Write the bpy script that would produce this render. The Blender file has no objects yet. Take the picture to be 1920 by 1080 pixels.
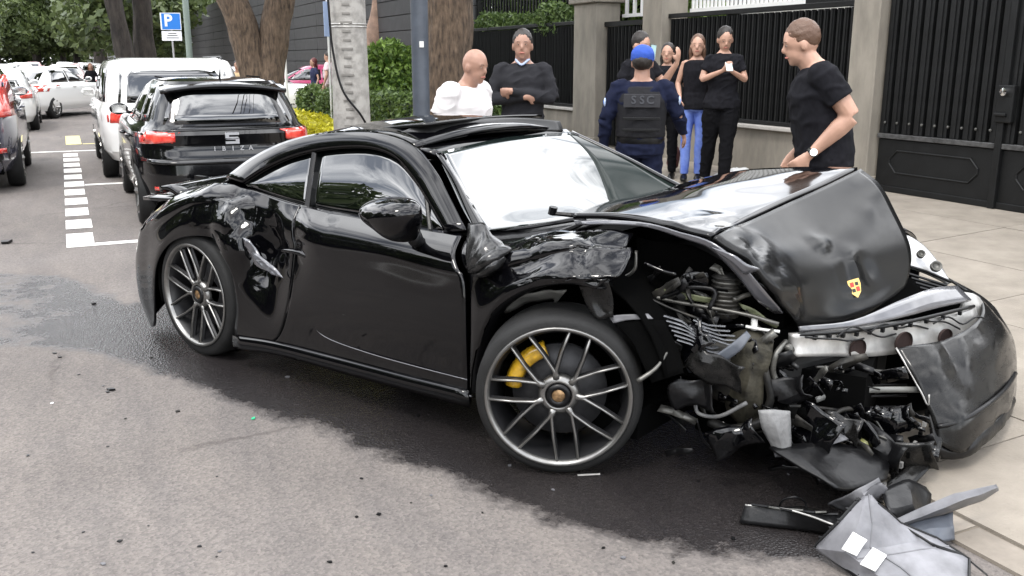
import bpy, bmesh, math, random
import numpy as np
from mathutils import Vector, Matrix, noise, Euler
random.seed(7); PI=math.pi
# ---------------------------------------------------------------- camera, world, sun, exposure
SC=bpy.context.scene; COL=SC.collection
FPX,CAMH,HY,VX=1740.,1.62,112.,112.
TH=math.atan((540-HY)/FPX); PSI=math.atan2(960-VX,FPX/math.cos(TH))
cam_d=bpy.data.cameras.new('camera'); cam=bpy.data.objects.new('camera',cam_d); COL.objects.link(cam)
cam_d.sensor_width=36; cam_d.lens=36*FPX/1920; cam_d.clip_end=2000; cam_d.clip_start=.05
cam.location=(0,0,CAMH); cam.rotation_euler=(PI/2-TH,0,-PSI); SC.camera=cam
W=bpy.data.worlds.new('World'); SC.world=W; W.use_nodes=True
SUN_EL=math.radians(58); SUN_AZ=math.radians(-125)   # compass angle of the sun, clockwise from +Y
def build_world():
    nt=W.node_tree; N=nt.nodes; L=nt.links; N.clear()
    out=N.new('ShaderNodeOutputWorld'); bg=N.new('ShaderNodeBackground'); bg.inputs[1].default_value=.13
    sky=N.new('ShaderNodeTexSky'); sky.sky_type='NISHITA'; sky.sun_disc=False
    sky.sun_elevation=SUN_EL; sky.sun_rotation=SUN_AZ; sky.air_density=1; sky.dust_density=1.2
    tc=N.new('ShaderNodeTexCoord'); mp=N.new('ShaderNodeMapping'); mp.inputs['Scale'].default_value=(1,1,2.2); mp.inputs['Location'].default_value=(1.7,-1.3,.4)
    n1=N.new('ShaderNodeTexNoise'); n1.inputs['Scale'].default_value=2.6; n1.inputs['Detail'].default_value=9; n1.inputs['Roughness'].default_value=.58; n1.inputs['Distortion'].default_value=.25
    cr=N.new('ShaderNodeValToRGB'); cr.color_ramp.elements[0].position=.41; cr.color_ramp.elements[1].position=.57; cr.color_ramp.elements[0].color=(.16,.16,.16,1)
    mix=N.new('ShaderNodeMix'); mix.data_type='RGBA'; mix.inputs[7].default_value=(31,31.3,32,1)
    L.new(tc.outputs['Generated'],mp.inputs[0]); L.new(mp.outputs[0],n1.inputs['Vector']); L.new(n1.outputs[0],cr.inputs[0])
    L.new(cr.outputs[0],mix.inputs[0]); L.new(sky.outputs[0],mix.inputs[6]); L.new(mix.outputs[2],bg.inputs[0]); L.new(bg.outputs[0],out.inputs[0])
build_world()
sd=bpy.data.lights.new('sun','SUN'); sd.energy=1.5; sd.angle=math.radians(12); sd.color=(1,.96,.9)
sun=bpy.data.objects.new('sun',sd); COL.objects.link(sun)
_d=Vector((math.sin(SUN_AZ)*math.cos(SUN_EL),math.cos(SUN_AZ)*math.cos(SUN_EL),math.sin(SUN_EL)))
sun.rotation_euler=_d.to_track_quat('Z','Y').to_euler(); sun.location=(0,0,30)
SC.view_settings.view_transform='Standard'; SC.view_settings.look='None'; SC.view_settings.gamma=1
SC.view_settings.exposure=.34; SC.view_settings.use_curve_mapping=False
# ---------------------------------------------------------------- pixel -> place helpers (1920x1080 photograph)
def _ray(px,py):
    a=(px-960)/FPX; b=(540-py)/FPX
    d=(a, math.cos(TH)+b*math.sin(TH), -math.sin(TH)+b*math.cos(TH))
    c,s=math.cos(PSI),math.sin(PSI)
    return Vector((c*d[0]+s*d[1], -s*d[0]+c*d[1], d[2]))
def S(px,py,**k):
    d=_ray(px,py); (n,v),=k.items(); i='xyz'.index(n); o=Vector((0,0,CAMH)); t=(v-o[i])/d[i]; return o+d*t
def D(px,py,dist):
    d=_ray(px,py); return Vector((0,0,CAMH))+d*(dist/math.hypot(d.x,d.y))
class Frame:
    def __init__(s,loc,yaw): s.M=Matrix.Translation(loc)@Matrix.Rotation(yaw,4,'Z'); s.I=s.M.inverted(); s.loc=loc; s.yaw=yaw
    def __call__(s,px,py,**k):
        o=s.I@Vector((0,0,CAMH)); d=s.I.to_3x3()@_ray(px,py); (n,v),=k.items(); i='xyz'.index(n); t=(v-o[i])/d[i]; return o+d*t
# ---------------------------------------------------------------- materials
MATS={}
def mat(name,col=(.5,.5,.5),rough=.6,metal=0,coat=0,ior=1.5,noise_amt=0,noise_scale=8,bump=0,bump_scale=60,col2=None,trans=0,emit=None,alpha=1,bdist=.01,coords='Object',lo=.35,hi=.65,stretch=None,spec=.5,rough_var=0):
    if name in MATS: return MATS[name]
    m=bpy.data.materials.new(name); m.use_nodes=True; nt=m.node_tree; N=nt.nodes; L=nt.links
    p=N['Principled BSDF']; c4=(*col,1)
    p.inputs['Base Color'].default_value=c4; p.inputs['Roughness'].default_value=rough; p.inputs['Metallic'].default_value=metal
    p.inputs['Coat Weight'].default_value=coat; p.inputs['Coat Roughness'].default_value=.02; p.inputs['IOR'].default_value=ior
    p.inputs['Transmission Weight'].default_value=trans; p.inputs['Specular IOR Level'].default_value=spec
    if emit: p.inputs['Emission Color'].default_value=(*emit,1); p.inputs['Emission Strength'].default_value=1
    def vec(scale_stretch):
        tc=N.new('ShaderNodeTexCoord'); mp=N.new('ShaderNodeMapping')
        if scale_stretch: mp.inputs['Scale'].default_value=scale_stretch
        L.new(tc.outputs[coords],mp.inputs[0]); return mp.outputs[0]
    if col2 is not None or noise_amt or rough_var:
        v=vec(stretch); n=N.new('ShaderNodeTexNoise'); n.inputs['Scale'].default_value=noise_scale; n.inputs['Detail'].default_value=6; n.inputs['Roughness'].default_value=.6; L.new(v,n.inputs['Vector'])
        if col2 is not None or noise_amt:
            cr=N.new('ShaderNodeValToRGB'); cr.color_ramp.elements[0].position=lo; cr.color_ramp.elements[1].position=hi
            c2=col2 if col2 is not None else tuple(x*(1-noise_amt) for x in col)
            cr.color_ramp.elements[0].color=(*c2,1); cr.color_ramp.elements[1].color=c4
            L.new(n.outputs[0],cr.inputs[0]); L.new(cr.outputs[0],p.inputs['Base Color'])
        if rough_var:
            mr=N.new('ShaderNodeMapRange'); mr.inputs[1].default_value=.35; mr.inputs[2].default_value=.65; mr.inputs[3].default_value=rough; mr.inputs[4].default_value=min(1,rough+rough_var)
            L.new(n.outputs[0],mr.inputs[0]); L.new(mr.outputs[0],p.inputs['Roughness'])
    if bump:
        v=vec(stretch); n=N.new('ShaderNodeTexNoise'); n.inputs['Scale'].default_value=bump_scale; n.inputs['Detail'].default_value=5; L.new(v,n.inputs['Vector'])
        b=N.new('ShaderNodeBump'); b.inputs['Strength'].default_value=bump; b.inputs['Distance'].default_value=bdist; L.new(n.outputs[0],b.inputs['Height']); L.new(b.outputs[0],p.inputs['Normal'])
    MATS[name]=m; return m
def paint(name,col,**k): return mat(name,col,rough=.35,coat=1,spec=.5,**k)
BLACKP=mat('black_paint',(.0015,.0015,.002),rough=.05,coat=.12,ior=1.42,bump=.03,bump_scale=2.0,bdist=.015)
DUSTP=mat('dusty_black_paint',(.006,.006,.007),rough=.12,coat=1,ior=1.6,col2=(.03,.029,.027),noise_scale=3,rough_var=.25,bump=.1,bump_scale=5)
SCUFFP=mat('scuffed_black_paint',(.005,.005,.005),rough=.09,coat=0,ior=1.36,col2=(.012,.0115,.011),noise_scale=26,rough_var=.25,bump=.12,bump_scale=9,stretch=(1,.3,1))
GLASS=mat('tinted_glass',(.001,.0015,.0015),rough=.01,ior=2.2)
WSG=mat('windscreen_glass',(.012,.018,.017),rough=.01,ior=2.0,coat=1)
RUB=mat('tyre_rubber',(.009,.009,.009),rough=.7,spec=.3,bump=.4,bump_scale=90,bdist=.004,noise_amt=-.8,noise_scale=7)
BPL=mat('black_plastic',(.004,.004,.0045),rough=.35,spec=.3,bump=.15,bump_scale=50)
GPL=mat('grey_plastic',(.16,.16,.17),rough=.45,noise_amt=.5,noise_scale=6,bump=.2,bump_scale=12)
RIM=mat('brushed_alloy',(.27,.265,.255),rough=.32,metal=.9,noise_amt=.3,noise_scale=12)
RIMD=mat('dark_alloy',(.01,.01,.011),rough=.4,coat=.0)
STEEL=mat('raw_steel',(.15,.147,.135),rough=.4,metal=.7,noise_amt=.6,noise_scale=14,bump=.2,bump_scale=25)
ALU=mat('aluminium',(.48,.47,.45),rough=.38,metal=.5,noise_amt=.35,noise_scale=12,bump=.1,bump_scale=30)
CHROME=mat('chrome',(.8,.8,.8),rough=.12,metal=1)
DARKM=mat('sooty_metal',(.008,.008,.008),rough=.45,metal=.2,spec=.3,col2=(.045,.042,.036),noise_scale=10,lo=.3,hi=.6,bump=.3,bump_scale=20)
VOID=mat('void_shade_black',(.0015,.0015,.0015),rough=.95,spec=.05)  # near-black for hollows and gaps, their deep shade put into the colour
# ---------------------------------------------------------------- object helpers
def tag(o,label=None,cat=None,group=None,kind=None):
    if label: o['label']=label
    if cat: o['category']=cat
    if group: o['group']=group
    if kind: o['kind']=kind
    return o
def empty(name,loc=(0,0,0),rz=0,**k):
    o=bpy.data.objects.new(name,None); COL.objects.link(o); o.location=loc; o.rotation_euler=(0,0,rz); o.empty_display_size=.2
    return tag(o,**k)
def link(name,me,m=None,parent=None,loc=None,rot=None):
    o=bpy.data.objects.new(name,me); COL.objects.link(o)
    if m is not None:
        for x in (m if isinstance(m,(list,tuple)) else [m]): me.materials.append(x)
    if parent is not None: o.parent=parent
    if loc is not None: o.location=loc
    if rot is not None: o.rotation_euler=rot
    return o
def mesh(name,v,f,m=None,parent=None,smooth=False,**k):
    me=bpy.data.meshes.new(name); me.from_pydata([tuple(map(float,p)) for p in v],[],[tuple(map(int,q)) for q in f]); me.update()
    if smooth: me.shade_smooth()
    return link(name,me,m,parent,**k)
class MB:
    """collects primitives into one mesh"""
    def __init__(s): s.v=[]; s.f=[]
    def add(s,v,f):
        n=len(s.v); s.v+= [tuple(p) for p in v]; s.f+=[tuple(i+n for i in q) for q in f]; return s
    def box(s,c,d,R=None,ch=0):
        hx,hy,hz=d[0]/2,d[1]/2,d[2]/2; P=[Vector((a*hx,b*hy,e*hz)) for a in(-1,1) for b in(-1,1) for e in(-1,1)]
        if R is not None: P=[R@p for p in P]
        P=[p+Vector(c) for p in P]
        return s.add(P,[(0,1,3,2),(4,6,7,5),(0,4,5,1),(2,3,7,6),(0,2,6,4),(1,5,7,3)])
    def hexa(s,lo,hi):  # two quads (4 pts each)
        return s.add(list(lo)+list(hi),[(3,2,1,0),(4,5,6,7),(0,1,5,4),(1,2,6,5),(2,3,7,6),(3,0,4,7)])
    def tube(s,pts,r,n=8,ell=None,cap=True,up=None):
        pts=[Vector(p) for p in pts]; m=len(pts); rs=r if isinstance(r,(list,tuple)) else [r]*m
        V=[];prev=None
        for i,p in enumerate(pts):
            t=(pts[min(i+1,m-1)]-pts[max(i-1,0)]).normalized()
            u=Vector(up) if up is not None else (prev if prev is not None else Vector((0,0,1)) if abs(t.z)<.9 else Vector((0,1,0)))
            a=t.cross(u);
            if a.length<1e-5: a=t.orthogonal()
            a.normalize(); b=a.cross(t).normalized(); prev=b
            rr=rs[i]; ra,rb=(rr if isinstance(rr,(tuple,list)) else (rr,rr))
            for k in range(n):
                w=2*PI*k/n; V.append(p+a*math.cos(w)*ra+b*math.sin(w)*rb)
        F=[(i*n+k,i*n+(k+1)%n,(i+1)*n+(k+1)%n,(i+1)*n+k) for i in range(m-1) for k in range(n)]
        if cap: F+=[tuple(range(n-1,-1,-1)),tuple((m-1)*n+k for k in range(n))]
        return s.add(V,F)
    def lathe(s,prof,n=32,axis='y',c=(0,0,0)):
        V=[];m=len(prof);c=Vector(c)
        for (r,h) in prof:
            for k in range(n):
                w=2*PI*k/n; x,z=r*math.cos(w),r*math.sin(w)
                V.append(c+(Vector((x,h,z)) if axis=='y' else Vector((x,z,h)) if axis=='z' else Vector((h,x,z))))
        F=[(i*n+k,(i+1)*n+k,(i+1)*n+(k+1)%n,i*n+(k+1)%n) for i in range(m-1) for k in range(n)]
        return s.add(V,F)
    def prism(s,poly,h,M=None):  # poly 2D in local XY, extruded along Z
        n=len(poly); V=[Vector((x,y,0)) for x,y in poly]+[Vector((x,y,h)) for x,y in poly]
        if M is not None: V=[M@p for p in V]
        return s.add(V,[tuple(range(n-1,-1,-1)),tuple(range(n,2*n))]+[(i,(i+1)%n,n+(i+1)%n,n+i) for i in range(n)])
    def build(s,name,m=None,parent=None,smooth=False,bevel=0,**k):
        o=mesh(name,s.v,s.f,m,parent,smooth,**k)
        if bevel:
            b=o.modifiers.new('bevel','BEVEL'); b.width=bevel; b.segments=2; b.limit_method='ANGLE'
        return o
def ellips(b,c,r,n=14,R=None):
    V=[];m=9
    for i in range(m+1):
        t=PI*i/m
        for k in range(n): 
            w=2*PI*k/n; p=Vector((math.sin(t)*math.cos(w)*r[0],math.sin(t)*math.sin(w)*r[1],math.cos(t)*r[2])); p=R@p if R is not None else p; V.append(p+Vector(c))
    return b.add(V,[(i*n+k,(i+1)*n+k,(i+1)*n+(k+1)%n,i*n+(k+1)%n) for i in range(m) for k in range(n)])
def reflin(G,nu,nv):
    G=np.array([[tuple(p) for p in r] for r in G],float)
    def L(P,n):
        out=[P[i]+(P[i+1]-P[i])*k/n for i in range(len(P)-1) for k in range(n)]+[P[-1]]; return np.array(out)
    return L(L(G,nu).transpose(1,0,2),nv).transpose(1,0,2)
def cr1(P,n):
    """Catmull-Rom along axis 0 of an array (m,...) -> n samples per span"""
    P=np.asarray(P,float); m=len(P); out=[]
    E=np.concatenate([[2*P[0]-P[1]],P,[2*P[-1]-P[-2]]])
    for i in range(m-1):
        p0,p1,p2,p3=E[i],E[i+1],E[i+2],E[i+3]
        for k in range(n):
            t=k/n; out.append(.5*((2*p1)+(-p0+p2)*t+(2*p0-5*p1+4*p2-p3)*t*t+(-p0+3*p1-3*p2+p3)*t**3))
    out.append(P[-1]); return np.array(out)
def refine(G,nu,nv):
    G=np.array([[tuple(p) for p in r] for r in G],float)
    G=cr1(G,nu); G=cr1(G.transpose(1,0,2),nv).transpose(1,0,2); return G
def gridmesh(name,G,m,parent,thick=0,smooth=True,flip=False,autos=None):
    G=np.asarray(G); a,b=G.shape[:2]; V=G.reshape(-1,3)
    F=[(i*b+j,i*b+j+1,(i+1)*b+j+1,(i+1)*b+j) for i in range(a-1) for j in range(b-1)]
    if flip: F=[q[::-1] for q in F]
    o=mesh(name,V,F,m,parent,smooth)
    if thick:
        s=o.modifiers.new('solid','SOLIDIFY'); s.thickness=thick; s.offset=-1
    if autos: o.data.set_sharp_from_angle(angle=math.radians(autos))
    return o
def crumple(G,amp,freq,mask,seed=0,jag=True):
    """push a grid along its normals: broad folds meeting in creases, where mask(p)>0"""
    G=np.array(G); du=np.gradient(G,axis=0); dv=np.gradient(G,axis=1); Nn=np.cross(du,dv); Nn/= (np.linalg.norm(Nn,axis=2,keepdims=True)+1e-9)
    a,b=G.shape[:2]; W=np.zeros((a,b,1))
    for i in range(a):
        for j in range(b):
            p=G[i,j]; w=mask(p)
            if w<=0: continue
            q=Vector(p)*freq*.55+Vector((seed,seed*.7,-seed)); n=noise.noise(q); n2=noise.noise(q*2.1+Vector((5,2,1)))
            W[i,j,0]=w*amp*((.75-2.6*abs(n))+.35*(.5-2*abs(n2)) if jag else n*2)
    return G+Nn*W
def sph(c,r):
    c=Vector(c)
    return lambda p: max(0,1-((Vector(p)-c).length/r)**2)
def textmesh(name,txt,size,m,parent=None,thick=.003,mtx=None,bold=0):
    cu=bpy.data.curves.new(name,'FONT'); cu.body=txt; cu.size=size; cu.extrude=thick; cu.align_x='CENTER'; cu.align_y='CENTER'; cu.offset=bold; cu.resolution_u=3
    t=bpy.data.objects.new('tmp',cu); COL.objects.link(t); bpy.context.view_layer.update()
    me=bpy.data.meshes.new_from_object(t.evaluated_get(bpy.context.evaluated_depsgraph_get())); bpy.data.objects.remove(t)
    if mtx is not None: me.transform(mtx)
    me.name=name; me.materials.clear()
    return link(name,me,m,parent)
def letters(txt,size,gap,m,parent,mtx,bold=0):
    for k,ch in enumerate(txt): textmesh('letter',ch,size,m,parent,.003,mtx@Matrix.Translation(((k-(len(txt)-1)/2)*gap,0,0)),bold)
def addrows(C):
    out=[]
    for c in C:
        c=[Vector(p) for p in c]; a_,b_=c[0],c[1]
        p1=a_.lerp(b_,.34); p1.y=a_.y+(b_.y-a_.y)*.72; p2=a_.lerp(b_,.66); p2.y=a_.y+(b_.y-a_.y)*.95
        out.append([a_,p1,p2]+c[1:])
    return out
def copy_tree(o,parent=None):
    c=o.copy(); COL.objects.link(c)
    if parent is not None: c.parent=parent
    for ch in list(o.children): copy_tree(ch,c)
    return c
def baked(o):
    """apply modifiers to a new plain mesh"""
    bpy.context.view_layer.update(); dg=bpy.context.evaluated_depsgraph_get(); me=bpy.data.meshes.new_from_object(o.evaluated_get(dg)); o.modifiers.clear(); o.data=me; return o
# ================================================================ SETTING
def pip(x,y,poly):
    c=False;n=len(poly)
    for i in range(n):
        x1,y1=poly[i];x2,y2=poly[(i+1)%n]
        if (y1>y)!=(y2>y) and x<(x2-x1)*(y-y1)/(y2-y1)+x1: c=not c
    return c
def pdist(x,y,poly):
    d=9e9;n=len(poly)
    for i in range(n):
        ax,ay=poly[i];bx,by=poly[(i+1)%n];dx,dy=bx-ax,by-ay
        t=max(0,min(1,((x-ax)*dx+(y-ay)*dy)/(dx*dx+dy*dy+1e-9)));d=min(d,math.hypot(x-ax-t*dx,y-ay-t*dy))
    return d if pip(x,y,poly) else -d
KX=2.62   # kerb line
SLOPE=.047
def gz(x): return .014+max(0,x-KX)*SLOPE   # the pavement climbs gently to the fence
def asphalt():
    m=bpy.data.materials.new('asphalt'); m.use_nodes=True; nt=m.node_tree;N=nt.nodes;L=nt.links;p=N['Principled BSDF']
    tc=N.new('ShaderNodeTexCoord'); at=N.new('ShaderNodeAttribute'); at.attribute_name='wet'
    def nz(s,d=6,r=.6,st=None):
        n=N.new('ShaderNodeTexNoise'); n.inputs['Scale'].default_value=s; n.inputs['Detail'].default_value=d; n.inputs['Roughness'].default_value=r
        if st: mp=N.new('ShaderNodeMapping'); mp.inputs['Scale'].default_value=st; L.new(tc.outputs['Object'],mp.inputs[0]); L.new(mp.outputs[0],n.inputs['Vector'])
        else: L.new(tc.outputs['Object'],n.inputs['Vector'])
        return n.outputs[0]
    def ramp(i,a,b,ca,cb):
        r=N.new('ShaderNodeValToRGB'); r.color_ramp.elements[0].position=a; r.color_ramp.elements[1].position=b; r.color_ramp.elements[0].color=(*ca,1); r.color_ramp.elements[1].color=(*cb,1); L.new(i,r.inputs[0]); return r.outputs[0]
    def mixc(f,a,b,mode='MIX'):
        x=N.new('ShaderNodeMix'); x.data_type='RGBA'; x.blend_type=mode
        for s,v in((0,f),(6,a),(7,b)):
            if isinstance(v,(int,float)): x.inputs[s].default_value=v
            elif isinstance(v,tuple): x.inputs[s].default_value=(*v,1)
            else: L.new(v,x.inputs[s])
        return x.outputs[2]
    def mth(op,a,b,cl=False):
        x=N.new('ShaderNodeMath'); x.operation=op; x.use_clamp=cl
        for s,v in((0,a),(1,b)):
            if isinstance(v,(int,float)): x.inputs[s].default_value=v
            else: L.new(v,x.inputs[s])
        return x.outputs[0]
    big=ramp(nz(.55,5),.3,.7,(.132,.117,.107),(.174,.157,.146))
    streak=ramp(nz(1.4,6,.65,(3,.6,1)),.35,.7,(.8,.8,.82),(1.06,1.05,1.04))
    base=mixc(1,big,streak,'MULTIPLY')
    vo=N.new('ShaderNodeTexVoronoi'); vo.inputs['Scale'].default_value=95; L.new(tc.outputs['Object'],vo.inputs['Vector'])
    gr=ramp(vo.outputs['Color'],.1,.95,(.62,.62,.62),(1.32,1.3,1.27)); base=mixc(.7,base,gr,'MULTIPLY')
    pit=ramp(nz(38,4,.7),.33,.42,(.5,.48,.47),(1,1,1)); base=mixc(.55,base,pit,'MULTIPLY')
    vc=N.new('ShaderNodeTexVoronoi'); vc.feature='DISTANCE_TO_EDGE'; vc.inputs['Scale'].default_value=.55
    mv=N.new('ShaderNodeMix'); mv.data_type='VECTOR'; mv.inputs[0].default_value=.22; dn=N.new('ShaderNodeTexNoise'); dn.inputs['Scale'].default_value=3; dn.inputs['Detail'].default_value=6; L.new(tc.outputs['Object'],dn.inputs['Vector']); L.new(tc.outputs['Object'],mv.inputs[4]); L.new(dn.outputs[1],mv.inputs[5]); L.new(mv.outputs[1],vc.inputs['Vector'])
    crk=ramp(vc.outputs['Distance'],.002,.010,(.55,.53,.52),(1,1,1)); cm=ramp(nz(.7,3),.48,.62,(0,0,0),(.8,.8,.8)); base=mixc(cm,base,mixc(1,base,crk,'MULTIPLY'))
    oil=ramp(nz(1.1,5,.7,(1,.35,1)),.60,.74,(1,1,1),(.72,.71,.71)); base=mixc(1,base,oil,'MULTIPLY')
    w=mth('ADD',at.outputs['Fac'],mth('MULTIPLY',mth('SUBTRACT',nz(3.6,10,.74),.5),1.15))
    wf=mth('MULTIPLY',mth('SUBTRACT',w,.36),4.0,True)
    wetc=mixc(1,base,(.16,.16,.175),'MULTIPLY'); col=mixc(wf,base,wetc); L.new(col,p.inputs['Base Color'])
    rr=mth('SUBTRACT',.88,mth('MULTIPLY',wf,mth('ADD',.58,mth('MULTIPLY',nz(5,6,.7),.25)))); L.new(rr,p.inputs['Roughness'])
    b=N.new('ShaderNodeBump'); b.inputs['Strength'].default_value=.55; b.inputs['Distance'].default_value=.006; L.new(mth('ADD',vo.outputs['Distance'],mth('MULTIPLY',nz(30,6,.7),1.2)),b.inputs['Height']); L.new(b.outputs[0],p.inputs['Normal'])
    return m
def stretch_axis(a,b,fa,fb,step,coarse):
    out=[]; x=a
    while x<fa: out.append(x); x+=coarse
    x=fa
    while x<fb: out.append(x); x+=step
    x=fb
    while x<b: out.append(x); x+=coarse
    out.append(b); return sorted(set(round(q,4) for q in out))
def road():
    xs=stretch_axis(-9,KX,-3.2,KX,.08,1.2); ys=stretch_axis(-8,260,0,8.6,.08,6)
    band=[(S(px,py,z=0).x,S(px,py,z=0).y) for px,py in [(-60,505),(120,520),(250,575),(420,470),(700,420),(1500,420),(1900,800),(1760,1020),(1560,1050),(1380,1040),(1200,1020),(1000,960),(800,880),(600,805),(420,745),(300,700),(160,655),(-60,640)]]
    G=[(x,y,0) for y in ys for x in xs]; nx=len(xs)
    F=[(j*nx+i,j*nx+i+1,(j+1)*nx+i+1,(j+1)*nx+i) for j in range(len(ys)-1) for i in range(nx-1)]
    o=mesh('road',G,F,asphalt()); o['kind']='structure'
    at=o.data.attributes.new('wet','FLOAT','POINT')
    vals=[]
    for (x,y,_) in G:
        if -4<x<KX+.1 and -.5<y<9:
            d=pdist(x,y,band); cap=.50+max(0,min(1,(x+.5)/1.1))*.5; vals.append(max(0,min(cap,.5+d*2.6)))
        else: vals.append(0.)
    at.data.foreach_set('value',vals)
    return o
road()
g=mesh('ground',[(-400,-300,-.12),(400,-300,-.12),(400,600,-.12),(-400,600,-.12)],[(0,1,2,3)],mat('ground_dirt',(.12,.11,.09),rough=.95,noise_amt=.4,noise_scale=.3)); g['kind']='structure'
# ---- sidewalk of slabs
SLAB=mat('pavement_concrete',(.27,.24,.20),rough=.9,col2=(.17,.148,.122),noise_scale=3.4,bump=.5,bump_scale=70,bdist=.006,lo=.25,hi=.7)
def sidewalk():
    base=MB().hexa([(KX,-14,-.11),(9.6,-14,-.11),(9.6,134,-.11),(KX,134,-.11)],[(KX,-14,gz(KX)-.012),(9.6,-14,gz(9.6)-.012),(9.6,134,gz(9.6)-.012),(KX,134,gz(KX)-.012)]).build('sidewalk',mat('joint_dirt',(.14,.12,.095),rough=.95)); base['kind']='structure'
    xs=[KX+.16,3.7,4.85,6.0,7.15,8.1]; Y=-3.3; cache={}
    while Y<24:
        for i in range(5):
            if i not in cache:
                b=MB().box((0,0,0),(xs[i+1]-xs[i]-.009,1.421,.03)); me=bpy.data.meshes.new('paving_slab'); me.from_pydata(b.v,[],b.f); me.materials.append(SLAB); cache[i]=me
            o=bpy.data.objects.new('paving_slab',cache[i]); COL.objects.link(o); o.parent=base; xc=(xs[i]+xs[i+1])/2; o.location=(xc,Y+.71,gz(xc)-.015+random.uniform(-.0015,.0015)); o.rotation_euler=(random.uniform(-.0008,.0008),-math.atan(SLOPE),0)
        Y+=1.43
    xc=(KX+9.3)/2; o=MB().box((0,0,0),(9.3-KX-.4,133-Y,.03)).build('paving_band',SLAB,base,loc=(xc,(Y+133)/2,gz(xc)-.016),rot=(0,-math.atan(SLOPE),0))
    KM=mat('kerb_concrete',(.235,.205,.17),rough=.85,noise_amt=.35,noise_scale=4,bump=.3,bump_scale=40)
    kme=MB().box((0,0,0),(.15,.985,.12)); me=bpy.data.meshes.new('kerbstone'); me.from_pydata(kme.v,[],kme.f); me.materials.append(KM)
    for k in range(-4,34):
        o=bpy.data.objects.new('kerbstone',me); COL.objects.link(o); o.parent=base; o.location=(KX+.078,k+.5,-.048)
sidewalk()
far=MB().box((-10.6,110,0),(3.2,240,.2)).build('opposite_sidewalk',SLAB); far['kind']='structure'
# ---- parking markings
def markings():
    WP=mat('road_paint_white',(.80,.79,.75),rough=.7,col2=(.52,.49,.46),noise_scale=14,lo=.28,hi=.5,bump=.2,bump_scale=80)
    YP=mat('road_paint_yellow',(.72,.62,.22),rough=.7,col2=(.5,.45,.25),noise_scale=12)
    r=empty('road_marking',(0,0,0),kind='structure')
    def q(name,x0,x1,y0,y1,m): MB().box(((x0+x1)/2,(y0+y1)/2,.004),(x1-x0,y1-y0,.004)).build(name,m,r)
    for k in range(11): q('marking_dash',-.115,.115+.01*(k%2),9.14+.86*k,9.14+.86*k+.55,WP)
    q('stall_line',-.115,2.3,8.98,9.10,WP); q('stall_line',.135,2.3,13.5,13.62,WP); q('stall_line',-3.2,2.3,18.75,18.87,WP)
    q('marking_block',-.06,.22,20.3,22.6,YP)
    q('stall_line',.24,1.6,20.3,20.42,YP)
    for k in range(14): q('marking_dash',-4.6,-4.48,4+7*k,7+7*k,WP)
markings()
# ---- fence line
FX=7.8
ZZ=lambda z: 1.62+(z-1.62)*.8715   # heights on the fence line
STUC=mat('grey_beige_stucco',(.27,.245,.205),rough=.85,noise_amt=.35,noise_scale=4,stretch=(1,1,.35),bump=.3,bump_scale=45,bdist=.004)
BMET=mat('black_painted_steel',(.0035,.0038,.004),rough=.5,spec=.3,noise_amt=-.8,noise_scale=6,bump=.12,bump_scale=30)
WMET=mat('white_painted_steel',(.72,.72,.70),rough=.45)
def pY(px,py=150): return S(px,py,x=FX).y
def pZ(px,py): return S(px,py,x=FX).z
def pillar(px0,px1,top,label,cap=False,pro=.14):
    y1,y0=pY(px0),pY(px1); r=empty('gate_pillar',(FX,(y0+y1)/2,0),label=label,cat='pillar',group='stucco pillars of the fence')
    MB().box((.08,0,top/2),(.16+2*pro,y1-y0,top)).build('shaft',STUC,r,bevel=.012)
    MB().box((.08,0,.2),(.2+2*pro,y1-y0+.04,.4)).build('plinth',STUC,r,bevel=.01)
    if cap: MB().box((.08,0,top+.04),(.3+2*pro,y1-y0+.14,.08)).build('cap',STUC,r,bevel=.015)
    return r
pillar(1088,1130,ZZ(2.62),'grey stucco pillar with a cap left of the officer in the blue cap',True)
pillar(1216,1252,3.1,'grey stucco pillar right behind the officer in the blue cap')
pillar(1602,1652,3.1,'grey stucco pillar behind the man in the black t-shirt',pro=.10)
def slat_run(parent,y0,y1,z0,z1,pitch,w,m,name='slat',x=0,dep=.03,ridge=True):
    n=max(1,int((y1-y0)/pitch)); pitch=(y1-y0)/n
    b=MB().box((0,0,0),(dep,w,z1-z0))
    if ridge: b.box((-dep*.5-.006,0,0),(.012,w*.28,z1-z0))
    me=bpy.data.meshes.new(name); me.from_pydata(b.v,[],b.f); me.materials.append(m)
    for k in range(n):
        o=bpy.data.objects.new(name,me); COL.objects.link(o); o.parent=parent; o.location=(x+random.uniform(-.003,.003),y0+pitch*(k+.5)-parent.location.y,(z0+z1)/2); o.rotation_euler=(0,0,random.uniform(-.04,.04))
def fence_panel(px0,px1,label,pitch=.1,z0=ZZ(.72),z1=ZZ(2.3),low=True):
    y1,y0=pY(px0),pY(px1); r=empty('slatted_fence',(FX,(y0+y1)/2,0),label=label,cat='fence',group='black slatted fence panels on a low wall')
    c=0; L_=y1-y0-.02
    slat_run(r,y0+.03,y1-.03,z0+.04,z1-.04,pitch,pitch*.62,BMET)
    MB().box((.03,0,(z0+z1)/2),(.008,L_,z1-z0-.1)).build('backing_sheet',BMET,r)
    MB().box((-.01,0,z1),(.06,L_,.06)).build('rail',BMET,r,bevel=.006); MB().box((-.01,0,z0+.03),(.06,L_,.05)).build('rail',BMET,r,bevel=.006)
    return r
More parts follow.
